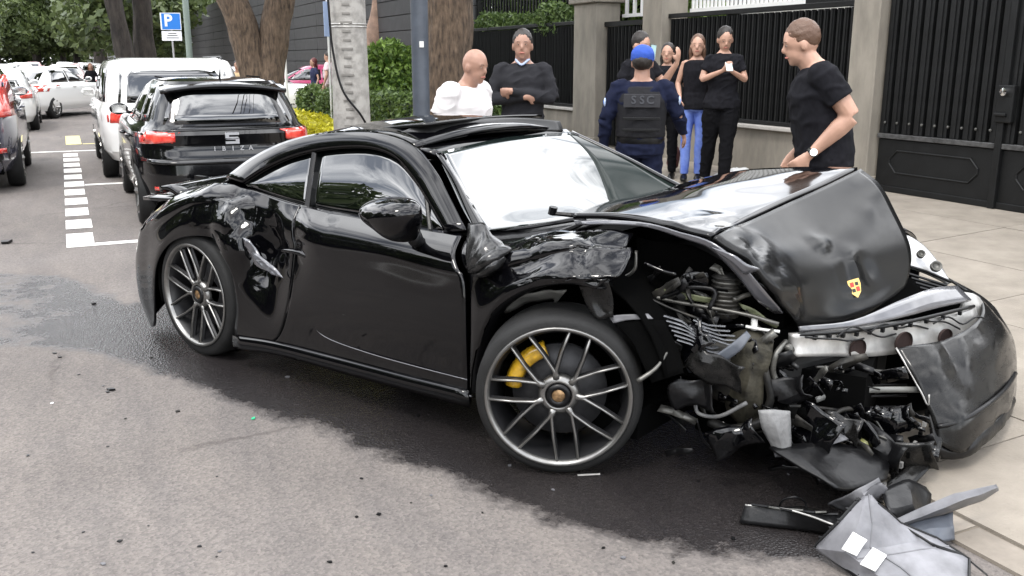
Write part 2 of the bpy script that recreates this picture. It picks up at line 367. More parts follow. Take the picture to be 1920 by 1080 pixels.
def low_wall(px0,px1,label):
    y1,y0=pY(px0),pY(px1); r=empty('low_wall',(FX,(y0+y1)/2,0),label=label,cat='wall')
    MB().box((.05,0,ZZ(.67)/2),(.24,y1-y0,ZZ(.67))).build('wall_body',STUC,r); MB().box((.03,0,ZZ(.695)),(.34,y1-y0,.045)).build('coping',mat('coping_stone',(.45,.43,.40),rough=.7,noise_amt=.2),r,bevel=.008)
fence_panel(1252,1602,'black slatted fence panel between the women and the man in a black t-shirt'); low_wall(1252,1602,'low beige wall behind the woman with the phone and the man in a black t-shirt')
fence_panel(880,1088,'black slatted fence panel behind the man with crossed arms'); low_wall(880,1088,'low beige wall behind the man with crossed arms')
# pedestrian gate
y1,y0=pY(1130),pY(1216); r=empty('pedestrian_gate',(FX,(y0+y1)/2,0),label='narrow black steel gate between two stucco pillars behind the officer',cat='gate')
slat_run(r,y0+.03,y1-.03,.3,2.12,.1,.07,BMET,x=.05); MB().box((.09,0,1.2),(.008,y1-y0-.02,1.84)).build('backing_sheet',BMET,r); MB().box((.04,0,2.16),(.07,y1-y0-.02,.07)).build('rail',BMET,r); MB().box((.04,0,.95),(.07,y1-y0-.02,.1)).build('rail',BMET,r)
MB().box((0,-.4,1.1),(.05,.1,.2)).build('lock_box',BMET,r,bevel=.01)
# driveway gate
def drive_gate():
    ya,yb=2.8,pY(1652)-.01; r=empty('driveway_gate',(FX,(ya+yb)/2,0),label='large black steel double gate with ribbed upper part at the right edge',cat='gate'); cy=(ya+yb)/2
    x=.03; zb=pZ(1700,262)
    slat_run(r,ya,yb,zb+.05,3.0,.145,.105,BMET,x=x,dep=.04)
    MB().box((.07,0,1.66),(.008,yb-ya,2.8)).build('backing_sheet',BMET,r)
    ym=pY(1870,300)
    for (a,b) in ((ym+.03,yb-.02),(ya,ym-.03)):
        MB().box((x-.01,(a+b)/2-cy,zb+.02),(.07,b-a,.05)).build('rail',mat('worn_black_steel',(.03,.03,.03),rough=.35,noise_amt=-1.5,noise_scale=20),r,bevel=.006)
        MB().box((x,(a+b)/2-cy,(zb+.28)/2),(.03,b-a,zb-.30)).build('lower_panel',BMET,r,bevel=.01)
        MB().box((x-.005,(a+b)/2-cy,.29),(.05,b-a,.06)).build('rail',BMET,r,bevel=.006)
        # octagonal moulding
        w=(b-a)-.35; cyy=(a+b)/2-cy; cz=(zb+.30)/2+.02; h=.23; c=.09
        P=[(-w/2+c,-h/2),(w/2-c,-h/2),(w/2,-h/2+c),(w/2,h/2-c),(w/2-c,h/2),(-w/2+c,h/2),(-w/2,h/2-c),(-w/2,-h/2+c),(-w/2+c,-h/2)]
        MB().tube([(x-.018,cyy+u,cz+v) for u,v in P],.010,6).build('moulding',BMET,r)
        for k in range(9):
            yy=a+(b-a)*(k+.5)/9-cy; MB().lathe([(0,-.012),(.012,-.01),(.014,0)],8,'x',(x-.03,yy,zb+.16)).build('bolt',mat('dull_bolt',(.15,.15,.14),rough=.4,metal=.6),r)
    MB().box((x-.03,ym-cy,1.66),(.06,.07,2.8)).build('stile',BMET,r,bevel=.008)
    ly=pY(1890,190)-cy; MB().box((x-.05,ly,pZ(1890,195)),(.06,.17,.34)).build('lock_box',BMET,r,bevel=.012)
    MB().lathe([(0,-.05),(.035,-.045),(.035,0)],16,'x',(x-.07,ly,pZ(1890,172))).build('keyhole_cover',CHROME,r)
    MB().box((x-.09,ly+.02,pZ(1890,215)),(.03,.12,.03)).build('handle',BMET,r,bevel=.008)
drive_gate()
# upper railings behind the fence
def upper_rail(px0,px1,m,label,z0=ZZ(2.36),z1=3.0,pitch=.11,x=.35):
    y1,y0=pY(px0),pY(px1); r=empty('upper_railing',(FX+x,(y0+y1)/2,0),label=label,cat='railing')
    slat_run(r,y0,y1,z0,z1,pitch,pitch*.34,m,'picket',0,.03,False)
    MB().box((0,0,z0+.03),(.04,y1-y0,.05)).build('rail',m,r)
upper_rail(1252,1460,WMET,'white upright railing above the fence behind the women',pitch=.085)
upper_rail(1460,1602,BMET,'black upright railing above the fence left of the tall pillar',pitch=.1)
upper_rail(1130,1216,WMET,'white railing showing above the narrow pedestrian gate',pitch=.2)
upper_rail(880,1088,BMET,'thin dark railing with hedge leaves behind it above the fence',pitch=.13)
# pale house behind the fence
def house():
    r=empty('pale_house',(13.2,10,0),label='pale rendered house wall behind the fence railings',cat='house')
    m=mat('pale_render',(.5,.49,.46),rough=.9,noise_amt=.15,noise_scale=2)
    MB().box((0,-1,1.9),(5,20,3.8)).build('wall',m,r)
    for k in range(5):
        w=MB().box((-2.53,-8+4*k,2.3),(.08,1.6,1.5)).build('window',mat('window_frame_grey',(.2,.2,.2),rough=.5),r); MB().box((-2.58,-8+4*k,2.3),(.02,1.4,1.3)).build('pane',GLASS,w)
    MB().box((0,-1,3.95),(5.5,20.5,.3)).build('roof',mat('roof_grey',(.2,.19,.18),rough=.9),r)
house()
# dark clad wall beyond
def clad():
    y0,y1=pY(872,80),pY(352,80); r=empty('dark_clad_wall',(FX+.25,(y0+y1)/2,0),label='tall dark grey boarded wall behind the street trees and parked red van',cat='wall')
    m=mat('dark_cladding',(.04,.04,.043),rough=.55,noise_amt=.35,noise_scale=3,bump=.1); MB().box((.2,0,2.3),(.3,y1-y0,4.75)).build('core',mat('joint_dark',(.02,.02,.02),rough=.9),r)
    h=.388; me=None
    L_=(y1-y0)/14
    for i in range(14):
        for k in range(12):
            if me is None:
                b=MB().box((0,0,0),(.05,L_-.02,h-.02)); me=bpy.data.meshes.new('cladding_board'); me.from_pydata(b.v,[],b.f); me.materials.append(m)
            o=bpy.data.objects.new('cladding_board',me); COL.objects.link(o); o.parent=r; o.location=(0,-(y1-y0)/2+L_*(i+.5),.02+h*(k+.5)); o.rotation_euler=(0,random.uniform(-.01,.01),0)
clad()
# ================================================================ vegetation
def leafmat(name,a,b,tr=.25):
    m=bpy.data.materials.new(name); m.use_nodes=True; nt=m.node_tree;N=nt.nodes;L=nt.links;p=N['Principled BSDF']
    p.inputs['Roughness'].default_value=.5
    at=N.new('ShaderNodeAttribute'); at.attribute_name='tone'; cr=N.new('ShaderNodeValToRGB'); cr.color_ramp.elements[0].color=(*a,1); cr.color_ramp.elements[1].color=(*b,1); L.new(at.outputs['Fac'],cr.inputs[0]); L.new(cr.outputs[0],p.inputs['Base Color'])
    t=N.new('ShaderNodeBsdfTranslucent'); L.new(cr.outputs[0],t.inputs[0]); mx=N.new('ShaderNodeMixShader'); mx.inputs[0].default_value=tr; L.new(p.outputs[0],mx.inputs[1]); L.new(t.outputs[0],mx.inputs[2]); L.new(mx.outputs[0],N['Material Output'].inputs[0])
    return m
LEAF=leafmat('street_tree_leaves',(.035,.055,.018),(.13,.17,.055)); LEAFB=leafmat('hedge_leaves',(.04,.09,.015),(.24,.36,.07)); LEAFD=leafmat('dark_hedge_leaves',(.03,.06,.016),(.15,.22,.06)); LEAFY=leafmat('yellow_groundcover',(.42,.38,.02),(.75,.70,.05))
BARK=mat('brown_bark',(.155,.108,.072),rough=.95,col2=(.03,.021,.015),noise_scale=22,lo=.3,hi=.68,bump=1,bump_scale=14,bdist=.06,stretch=(1,1,.28))
BARKD=mat('dark_bark',(.06,.05,.042),rough=.95,col2=(.02,.017,.015),noise_scale=6,bump=.9,bump_scale=12,bdist=.04,stretch=(1,1,.3))
BARKP=mat('pale_pink_bark',(.30,.20,.15),rough=.9,col2=(.16,.11,.085),noise_scale=4,bump=.4,bump_scale=14,bdist=.02)
def leaves_mesh(name,pts,size,m,seed=0):
    rg=np.random.default_rng(seed); n=len(pts); P=np.array(pts,float)
    a=rg.normal(size=(n,3)); a/=np.linalg.norm(a,axis=1,keepdims=True); b=np.cross(a,rg.normal(size=(n,3))); b/=np.linalg.norm(b,axis=1,keepdims=True)
    s=size*rg.uniform(.6,1.3,(n,1)); a=a*s; b=b*s*.55
    V=np.stack([P-a,P-b*.9+a*.1,P+a,P+b*.9+a*.1],1).reshape(-1,3); me=bpy.data.meshes.new(name)
    me.vertices.add(4*n); me.vertices.foreach_set('co',V.ravel()); me.loops.add(4*n); me.loops.foreach_set('vertex_index',np.arange(4*n)); me.polygons.add(n); me.polygons.foreach_set('loop_start',np.arange(0,4*n,4)); me.polygons.foreach_set('loop_total',np.full(n,4)); me.update()
    at=me.attributes.new('tone','FLOAT','FACE'); at.data.foreach_set('value',np.clip(rg.normal(.5,.28,n),0,1)); me.materials.append(m); return me
def blobpts(blobs,n,seed,shell=.55):
    rg=np.random.default_rng(seed); out=[]; wt=np.array([b[3]**2 for b in blobs]); wt=wt/wt.sum()
    idx=rg.choice(len(blobs),n,p=wt)
    d=rg.normal(size=(n,3)); d/=np.linalg.norm(d,axis=1,keepdims=True); rr=shell+(1-shell)*rg.random(n)**.6*1.15
    B=np.array(blobs)[idx]; P=B[:,:3]+d*(B[:,3]*rr)[:,None]*np.array([1,1,.75]); return P
def trunkmesh(paths,seed=0,n=14,amp=.10):
    b=MB()
    for pts,rs in paths:
        P=cr1(np.array(pts,float),5); R_=cr1(np.array([[r] for r in rs],float),5)[:,0]; b.tube(P,list(R_),n)
    out=[]
    for v in b.v:
        q=Vector(v); d=noise.noise(Vector((q.x*5,q.y*5,q.z*1.1+seed)))*amp*1.2+noise.noise(Vector((q.x*11,q.y*11,q.z*2.5+seed)))*amp*.35
        out.append((q.x+d*.6,q.y-d*.6,q.z))
    b.v=out; return b
def crown_blobs(seed,R=3.2,z=6.5,k=16,flat=.6):
    rg=random.Random(seed); out=[]
    for i in range(k):
        a=rg.uniform(0,2*PI); r=R*rg.uniform(.1,1); out.append((math.cos(a)*r,math.sin(a)*r,z+rg.uniform(-1,1)*R*flat,rg.uniform(.7,1.35)*R*.36))
    return out
CROWN={}
def crown_me(key,R,z,n,size,m,k=16,flat=.6):
    if key not in CROWN: CROWN[key]=leaves_mesh('crown',blobpts(crown_blobs(hash(key)%1000 if not isinstance(key,int) else key,R,z,k,flat),n,5,.4),size,m,3)
    return CROWN[key]
def street_tree(loc,paths,bark,label,crown=None,group=None,rz=0,seed=0):
    r=empty('street_tree',loc,rz,label=label,cat='tree',group=group)
    trunkmesh(paths,seed).build('trunk',bark,r,smooth=True)
    if crown is not None: link('crown',crown,None,r)
    return r
hiC=crown_me(11,3.0,8.2,9000,.16,LEAF,16,.4)
# forked tree beyond the parked hatchback
tl=S(495,200,x=3.25); tl.z=0
sc=.0098*1.02
street_tree(tl,[([(0,0,-.1),(-.02,0,.6),(-.06,.05,1.2),(-.22,.1,1.9),(-.42,.1,2.6),(-.9,.3,4),(-1.6,.5,6.5)],[.42,.33,.30,.27,.27,.22,.12]),
               ([(.12,0,-.1),(.12,0,.6),(.14,0,1.2),(.22,-.02,1.9),(.38,-.05,2.7),(.8,-.2,4.2),(1.4,-.4,6.5)],[.40,.32,.28,.27,.26,.20,.1])],BARK,'big brown street tree forking in two just above the parked hatchback',hiC)
t2=D(842,200,13.2); t2.z=0
street_tree(t2,[([(0,0,-.1),(0,0,.6),(-.01,0,1.4),(.03,0,2.3),(.1,0,4),(.2,.1,7)],[.42,.33,.30,.30,.27,.14])],BARK,'thick reddish brown tree trunk right behind the man in the white shirt',crown_me(12,3.0,8.6,7000,.16,LEAF,14,.4),seed=5)
t3=D(700,100,27); t3.z=0
street_tree(t3,[([(-.1,0,-.1),(-.05,0,1),(0,0,2),(.2,0,3),(.5,0,5),(.8,0,7)],[.3,.26,.25,.24,.2,.1])],BARKP,'pale pinkish tree trunk rising behind the bush right of the concrete pole',crown_me(12,3,8.6,7000,.16,LEAF),seed=9)
for i,(px,dist,rad,lab,lean) in enumerate([(237,34,.30,'dark thin street tree trunk left of the parking sign, leftmost of the close pair',-.3),(272,36,.38,'dark thick street tree trunk left of the parking sign, right one of the close pair',.15),(185,62,.3,'dark street tree trunk left of the close pair, beside the small blue sign',.0)]):
    l=D(px,100,dist); l.z=0
    street_tree(l,[([(0,0,-.1),(0,0,1),(lean*.3,0,2.2),(lean,0,4),(lean*2,.3,7)],[rad*1.15,rad,rad*.95,rad*.8,rad*.4])],BARKD,lab,crown_me(14,3.4,7.2,9000,.2,LEAF,18,.5),rz=i*1.3,seed=20+i)
# rows of far trees closing the street
lowC=[crown_me(21+k,4.2,5.6,11000,.26,LEAF,22,.62) for k in range(3)]
rg=random.Random(4)
ORD=['nearest','second nearest','third nearest','fourth nearest','fifth','sixth','seventh','eighth','furthest']
tm=trunkmesh([([(0,0,-.1),(0,0,1.2),(.1,0,3),(.3,.1,6)],[.34,.28,.25,.15])],31)
tme=bpy.data.meshes.new('trunk'); tme.from_pydata(tm.v,[],tm.f); tme.materials.append(BARKD); tme.shade_smooth()
def fartree(x,y,lab,grp,s=1.):
    o=empty('street_tree',(x,y,0),rg.uniform(0,6),label=lab,cat='tree',group=grp); o.scale=(s,s,s); link('trunk',tme,None,o); link('crown',rg.choice(lowC),None,o); return o
for k in range(9): fartree(-9.8+rg.uniform(-.5,.5),46+15*k+rg.uniform(-3,3),'leafy street tree on the far left side of the road, %s of its row'%ORD[k],'trees on the far left side of the road',rg.uniform(.95,1.2))
for k in range(8): fartree(4.6+rg.uniform(-.8,.8),54+14*k+rg.uniform(-3,3),'leafy street tree far down the right pavement, %s of its row'%ORD[k],'trees far down the right pavement',rg.uniform(.8,1.05))
for k in range(7): fartree(-14+5*k+rg.uniform(-1,1),190+rg.uniform(-12,12),'hazy green tree at the very end of the street, %s from the left'%['first','second','third','fourth','fifth','sixth','seventh'][k],'trees closing the far end of the street',1.6)
for k in range(5): fartree(-8+5*k+rg.uniform(-1,1),150+rg.uniform(-8,8),'hazy green tree arching over the distant traffic, %s from the left'%['first','second','third','fourth','fifth'][k],'trees arching over the distant traffic',1.35)
def farmass():
    bl=[]; q=random.Random(8)
    for k in range(150): bl.append((q.uniform(-75,60),q.uniform(205,235),q.uniform(0,13),q.uniform(2.2,4.5)))
    o=link('far_wood',leaves_mesh('far_wood',blobpts(bl,60000,31,.5),.75,LEAF,5)); tag(o,'mass of far green trees closing the end of the street','wood',kind='stuff')
farmass()
# trees across the road, mirrored in the car windows
for k,(x,y,s) in enumerate([(-13,-6,.72),(-14.5,1,.85),(-13.5,8,.66),(-14,14,.82),(-13,21,.7),(-13.5,30,.8)]): fartree(x,y,'leafy tree across the road mirrored in the car windows, %s of six'%['first','second','third','fourth','fifth','last'][k],'trees across the road reflected in the windows',s*1.12)
ww=MB().box((-17.5,14,2.1),(.4,70,4.3)).build('added_dark_wall',mat('added_wall_dark',(.05,.052,.048),rough=.9,noise_amt=.4,noise_scale=2)); tag(ww,'added unseen long dark boundary wall across the road behind the mirrored trees','wall')  # unseen wall, added to darken what the car door reflects
# ---- hedges and bushes
def hedge(name,x0,x1,y0,y1,z0,z1,n,size,m,label,cat='hedge',seed=1,core=True):
    c=((x0+x1)/2,(y0+y1)/2,0); r=empty(name,c,label=label,cat=cat)
    rg=np.random.default_rng(seed); hx,hy=(x1-x0)/2,(y1-y0)/2; P=[]
    U=rg.random((n,3))*2-1; face=rg.integers(0,5,n); 
    for i in range(n):
        u=U[i].copy(); f=face[i]
        if f==0:u[0]=-1
        elif f==1:u[1]=-1
        elif f==2:u[2]=1
        elif f==3:u[0]=rg.choice([-1,1])
        else:u[2]=1
        w=1+.0*u[0]; p=np.array([u[0]*hx,u[1]*hy,(z0+z1)/2+u[2]*(z1-z0)/2]); nn=noise.noise(Vector((p[0]*1.5+seed,p[1]*1.5,p[2]*1.5)))*.16
        p+=rg.normal(0,.035,3)+nn*np.array([u[0],u[1],u[2]]); P.append(p)
    link('foliage',leaves_mesh('foliage',P,size,m,seed),None,r)
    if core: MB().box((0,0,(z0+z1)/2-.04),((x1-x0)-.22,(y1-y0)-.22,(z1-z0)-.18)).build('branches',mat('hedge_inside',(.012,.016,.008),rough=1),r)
    return r
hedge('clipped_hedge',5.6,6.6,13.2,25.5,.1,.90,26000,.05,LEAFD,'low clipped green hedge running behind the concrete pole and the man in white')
hedge('yellow_groundcover_bed',4.5,5.5,15.5,26,.08,.28,14000,.05,LEAFY,'bright yellow ground cover bed in front of the low hedge','plant bed',2)
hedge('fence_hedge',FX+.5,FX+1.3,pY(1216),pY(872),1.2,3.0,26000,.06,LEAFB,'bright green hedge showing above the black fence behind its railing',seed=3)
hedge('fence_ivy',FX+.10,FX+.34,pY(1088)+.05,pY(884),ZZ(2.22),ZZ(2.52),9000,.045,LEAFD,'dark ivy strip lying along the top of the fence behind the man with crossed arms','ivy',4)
def bush():
    c=D(733,200,20.5); c.z=0; r=empty('round_bush',c,label='tall glossy green bush between the concrete pole and the blue steel pole',cat='bush')
    bl=[(-.2,0,1.3,.55),(.25,.1,1.55,.5),(0,-.1,.9,.6),(.35,0,.8,.5),(-.4,0,.7,.5),(0,0,1.75,.4),(.3,-.1,1.2,.5),(-.35,.1,1.6,.4)]
    link('foliage',leaves_mesh('foliage',blobpts(bl,9000,8,.5),.07,LEAFB,8),None,r)
    MB().tube([(0,0,0),(0,0,1.2)],.06).build('stem',BARKD,r)
bush()
# ---- poles and signs
CONC=mat('pole_concrete',(.36,.345,.32),rough=.9,col2=(.20,.19,.175),noise_scale=9,lo=.3,hi=.6,bump=.6,bump_scale=22,bdist=.01)
pc=S(663,300,x=3.0); pc.z=.05
r=empty('concrete_utility_pole',pc,label='thick weathered concrete utility pole with ladder marks behind the parked hatchback',cat='pole')
MB().lathe([(.235,0),(.215,1.2),(.2,3),(.17,7)],12,'z').build('shaft',CONC,r,smooth=True)
_v=(Vector((0,0,0))-Vector((pc.x,pc.y,0))).normalized(); _a=math.atan2(_v.y,_v.x)
for k in range(26):
    z=.55+.095*k; rr=.224-.009*z
    MB().box((0,0,0),(.018,.085 if k%3 else .13,.022)).build('ladder_slot',mat('slot_dark',(.19,.18,.165),rough=.95),r,loc=(math.cos(_a-.1)*rr*.985,math.sin(_a-.1)*rr*.985,z),rot=(0,0,_a-.1))
for z in (1.93,1.96): MB().lathe([(.212,-.006),(.216,0),(.212,.006)],24,'z',(0,0,z)).build('band',ALU,r)
cab=MB().tube(cr1(np.array([(-.30,-.12,3.2),(-.26,-.16,2.2),(-.235,-.16,1.7),(-.16,-.22,1.25),(0.02,-.26,.98),(.1,-.24,.85)]),6),.013,6).build('hanging_cable',BPL,r,smooth=True)
pb=D(790,200,11.7); pb.z=.05
r=empty('blue_steel_pole',pb,label='blue grey painted steel pole between the bush and the brown trunk',cat='pole')
MB().lathe([(.105,0),(.105,7)],18,'z').build('shaft',mat('blue_grey_paint',(.075,.088,.11),rough=.45,noise_amt=.3,noise_scale=4),r,smooth=True)
MB().box((0,0,.02),(.35,.35,.04)).build('base_plate',STEEL,r); MB().box((-.02,-.11,1.75),(.05,.02,.07)).build('sticker',WMET,r)
def psign(px,py0,py1,dist,label,blank=False,w=.58):
    c=D(px,100,dist); zt=1.62+(HY-py0)*dist/FPX*1.0; zt=D(px,py0,dist).z; zb=D(px,py1,dist).z; r=empty('parking_sign',(c.x,c.y,0),-PSI*.9+.1 if not blank else -PSI,label=label,cat='sign',group='blue parking signs along the kerb')
    h=zt-zb; hb=h*.62
    MB().lathe([(.03,0),(.03,zt)],10,'z',(0,.03,0)).build('post',mat('galvanised',(.4,.4,.4),rough=.5,metal=.6),r)
    MB().box((0,0,zt-hb/2),(w,.012,hb)).build('sign_face',mat('sign_white',(.75,.76,.78),rough=.5),r)
    blue=MB().box((.01,-.008,zt-hb/2),(w*.9,.006,hb*.92)).build('blue_panel',mat('sign_blue',(.012,.16,.55),rough=.4),r)
    textmesh('letter',"P",hb*.95,mat('sign_white',()),r,.002,Matrix.Translation((-.07,-.013,zt-hb*.48))@Matrix.Rotation(PI/2,4,'X'),bold=.012)
    MB().box((0,0,zb+(h-hb)/2-.02),(w*.97,.012,h-hb-.03)).build('lower_plate',mat('sign_white',()),r)
    for k in range(3): MB().box((0.02,-.008,zb+(h-hb)*(.25+.22*k)),(w*(.6-.1*k),.003,.02)).build('printed_line',BPL,r)
psign(325,24,76,30,'blue and white parking sign on a post above the white van'); psign(201,74,96,82,'small distant blue parking sign beside the dark far trunk',w=.62); psign(173,91,110,98,'small pale sign further down the street, left of the distant blue one',w=.62)
for k in range(5):
    o=MB().tube([(pc.x+.35*(k%3)-.3,pc.y-24+4*i,6.6+.28*k+.05*abs(i-6)**1.2*.5) for i in range(13)],.014,5).build('overhead_cable',BPL); tag(o,'overhead cable strung along the kerb above the cars, %s from below'%['first','second','third','fourth','highest'][k],'cable','overhead cables mirrored in the windscreen')
c=D(617,100,22)
r=empty('slim_signpost',(c.x,c.y,0),-PSI+1.2,label='slim pale signpost with a narrow sign seen edge on, left of the concrete pole',cat='sign')
MB().lathe([(.025,0),(.025,3.2)],8,'z').build('post',WMET,r); MB().box((0,-.03,2.5),(.4,.012,.75)).build('sign_face',mat('sign_pale_blue',(.4,.5,.72),rough=.5),r)
c=D(534,100,24); tag(MB().lathe([(.035,0),(.035,2.5)],8,'z').build('thin_post',WMET,None,loc=(c.x,c.y,0)),'thin pale post right beside the forked brown tree','post')
c=D(352,60,44); r=empty('green_lamp_post',(c.x,c.y,0),label='pale green grey lamp post at the far end of the dark wall',cat='pole'); MB().lathe([(.14,0),(.12,7)],12,'z').build('shaft',mat('pale_green_paint',(.22,.27,.24),rough=.6),r,smooth=True)
MB().lathe([(.2,0),(.2,.4),(.14,.45)],12,'z').build('base',mat('pale_green_paint',()),r)
# ================================================================ ordinary cars
class Shell:
    def __init__(s,rings,n=5.): s.r=np.array(rings,float); s.n=n
    def at(s,z): return [float(np.interp(z,s.r[:,0],s.r[:,k])) for k in (1,2,3)]
    def side(s,x,z,off=0,sg=1):
        xf,xr,w=s.at(z); xc,a=(xf+xr)/2,(xf-xr)/2; u=min(.999,abs((x-xc)/a)); return Vector((x,sg*(w*(1-u**s.n)**(1/s.n)+off),z))
    def rear(s,y,z,off=0):
        xf,xr,w=s.at(z); xc,a=(xf+xr)/2,(xf-xr)/2; u=min(.999,abs(y/w)); return Vector((xc-a*(1-u**s.n)**(1/s.n)-off,y,z))
    def front(s,y,z,off=0):
        xf,xr,w=s.at(z); xc,a=(xf+xr)/2,(xf-xr)/2; u=min(.999,abs(y/w)); return Vector((xc+a*(1-u**s.n)**(1/s.n)+off,y,z))
    def body(s,m,parent,wells):
        N=88; V=[];R_=s.r; zs=[]
        for i in range(len(R_)-1):
            k=3 if R_[i+1][0]-R_[i][0]>.05 else 1
            for j in range(k): zs.append(R_[i]+(R_[i+1]-R_[i])*j/k)
        zs.append(R_[-1])
        for (z,xf,xr,w) in zs:
            xc,a=(xf+xr)/2,(xf-xr)/2
            for k in range(N):
                t=2*PI*k/N; c,q=math.cos(t),math.sin(t); e=2/s.n
                V.append((xc+a*math.copysign(abs(c)**e,c), w*math.copysign(abs(q)**e,q), z))
        M=len(zs); F=[(i*N+k,i*N+(k+1)%N,(i+1)*N+(k+1)%N,(i+1)*N+k) for i in range(M-1) for k in range(N)]
        F+=[tuple(range(N-1,-1,-1)),tuple((M-1)*N+k for k in range(N))]
        o=mesh('body',V,F,m,parent,True)
        for (x,zc,r_) in wells:
            c=MB().tube([(x,-2,zc),(x,2,zc)],r_,32).build('cut',None); b=o.modifiers.new('b','BOOLEAN'); b.operation='DIFFERENCE'; b.solver='EXACT'; b.object=c
            baked(o); bpy.data.objects.remove(c)
        o.data.shade_smooth(); o.data.set_sharp_from_angle(angle=math.radians(32)); return o
def patch(name,fn,us,vs,m,parent,thick=.006):
    G=[[fn(u,v) for v in vs] for u in us]; return gridmesh(name,G,m,parent,thick,True)
def lin(a,b,n): return [a+(b-a)*i/(n-1) for i in range(n)]
def swin(sh,name,x0,x1,x2,x3,z0,z1,m,parent,sg,off=.004):  # bottom x0..x1, top x2..x3
    return patch(name,lambda u,v: sh.side((x0+(x1-x0)*u)*(1-v)+(x2+(x3-x2)*u)*v,z0+(z1-z0)*v,off,sg),lin(0,1,9),lin(0,1,5),m,parent)
def swheel(parent,x,y,r=.32,w=.2,m=RIM,spokes=5):
    sg=1 if y>0 else -1; t=MB().lathe([(r*.66,-w/2),(r*.93,-w/2),(r,-w/2+.03),(r,w/2-.03),(r*.93,w/2),(r*.66,w/2)],36,'y').build('wheel',RUB,parent,True,loc=(x,y,r))
    b=MB().lathe([(r*.67,w*.5*sg),(r*.62,w*.42*sg),(r*.60,-w*.3*sg)],32,'y').lathe([(0,.03*sg),(r*.13,.03*sg),(r*.15,0)],12,'y')
    for k in range(spokes):
        a=2*PI*k/spokes; c,s_=math.cos(a),math.sin(a); b.tube([(c*r*.08,.03*sg,s_*r*.08),(c*r*.64,w*.4*sg,s_*r*.64)],.035*r/.32,6)
    b.build('rim',m,t); MB().lathe([(0,-.02*sg),(r*.6,-.02*sg)],20,'y').build('brake_disc',RIMD,t); return t
TAILR=mat('red_tail_light',(.55,.015,.012),rough=.12,coat=1,col2=(.8,.10,.07),noise_scale=9)
CLEAR=mat('clear_lamp_lens',(.72,.72,.72),rough=.12,coat=1,noise_amt=.4,noise_scale=18)
def gen_car(name,label,cat,rings,paintm,length,wb,loc,rz,r=.32,belt=.98,roof=1.36,wind=None,simple=False,group=None,rim=RIM,tails='box',n=5.,plate=True,mirror=True):
    root=empty(name,loc,rz,label=label,cat=cat,group=group); sh=Shell(rings,n); hw=max(q[3] for q in rings)
    sh.body(paintm,root,[(wb/2,r,r*1.17),(-wb/2,r,r*1.17)] if not simple else [])
    MB().box((0,0,.42),(length*.86,hw*1.5,.4)).build('underbody',VOID,root)
    for x in (wb/2,-wb/2):
        for y in (hw-.12,-(hw-.12)): swheel(root,x,y,r,m=rim)
    w=wind
    for sg in (1,-1):
        for q in w['side']: swin(sh,'side_window',*q,GLASS,root,sg)
        if mirror:
            mx=w['mirror']; p=sh.side(mx,belt+.03,0,sg); mm=ellips(MB().tube([p-Vector((0,sg*.03,0)),p+Vector((.01,sg*.06,.02)),p+Vector((.01,sg*.12,.04))],.02,8),p+Vector((.01,sg*.14,.055)),(.055,.105,.068),16).build('mirror',paintm,root,True)
            MB().box(p+Vector((-.042,sg*.14,.055)),(.012,.15,.085)).build('mirror_glass',CHROME,mm)
        for q in w.get('seam',[]):
            MB().tube([sh.side(a,b,.001,sg) for a,b in q],.005,4).build('door_seam',VOID,root)
        for q in w.get('handle',[]): p=sh.side(*q,0,sg); MB().tube([p+Vector((-.09,sg*.005,0)),p+Vector((-.07,sg*.035,0)),p+Vector((.07,sg*.035,0)),p+Vector((.09,sg*.005,0))],.014,8).build('door_handle',paintm,root,True)
    rz0,rz1,ry0,ry1=w['rear']; patch('rear_window',lambda u,v: sh.rear((ry0+(ry1-ry0)*v)*u,rz0+(rz1-rz0)*v,.004),lin(-1,1,13),lin(0,1,5),GLASS,root)
    fz0,fz1,fy0,fy1=w['front']; patch('windscreen',lambda u,v: sh.front((fy0+(fy1-fy0)*v)*u,fz0+(fz1-fz0)*v,.004),lin(-1,1,13),lin(0,1,5),GLASS,root)
    for sg in (1,-1):
        if tails=='box': patch('tail_light',lambda u,v: sh.rear(sg*(hw*.62+(hw*.33)*u),belt-.22+.17*v,.006),lin(0,1,6),lin(0,1,3),TAILR,root)
        patch('head_light',lambda u,v: sh.front(sg*(hw*.5+(hw*.40)*u),.66+.12*v,.006),lin(0,1,6),lin(0,1,3),CLEAR,root)
    patch('grille',lambda u,v: sh.front(.42*u,.5+.2*v,.004),lin(-1,1,7),lin(0,1,3),BPL,root)
    if plate:
        p=sh.rear(0,.62,.01); MB().box(p,(.008,.33,.15)).build('number_plate',mat('plate_white',(.6,.6,.58),rough=.5),root)
        p=sh.front(0,.42,.01); MB().box(p,(.008,.33,.15)).build('number_plate',mat('plate_white',()),root)
    return root,sh
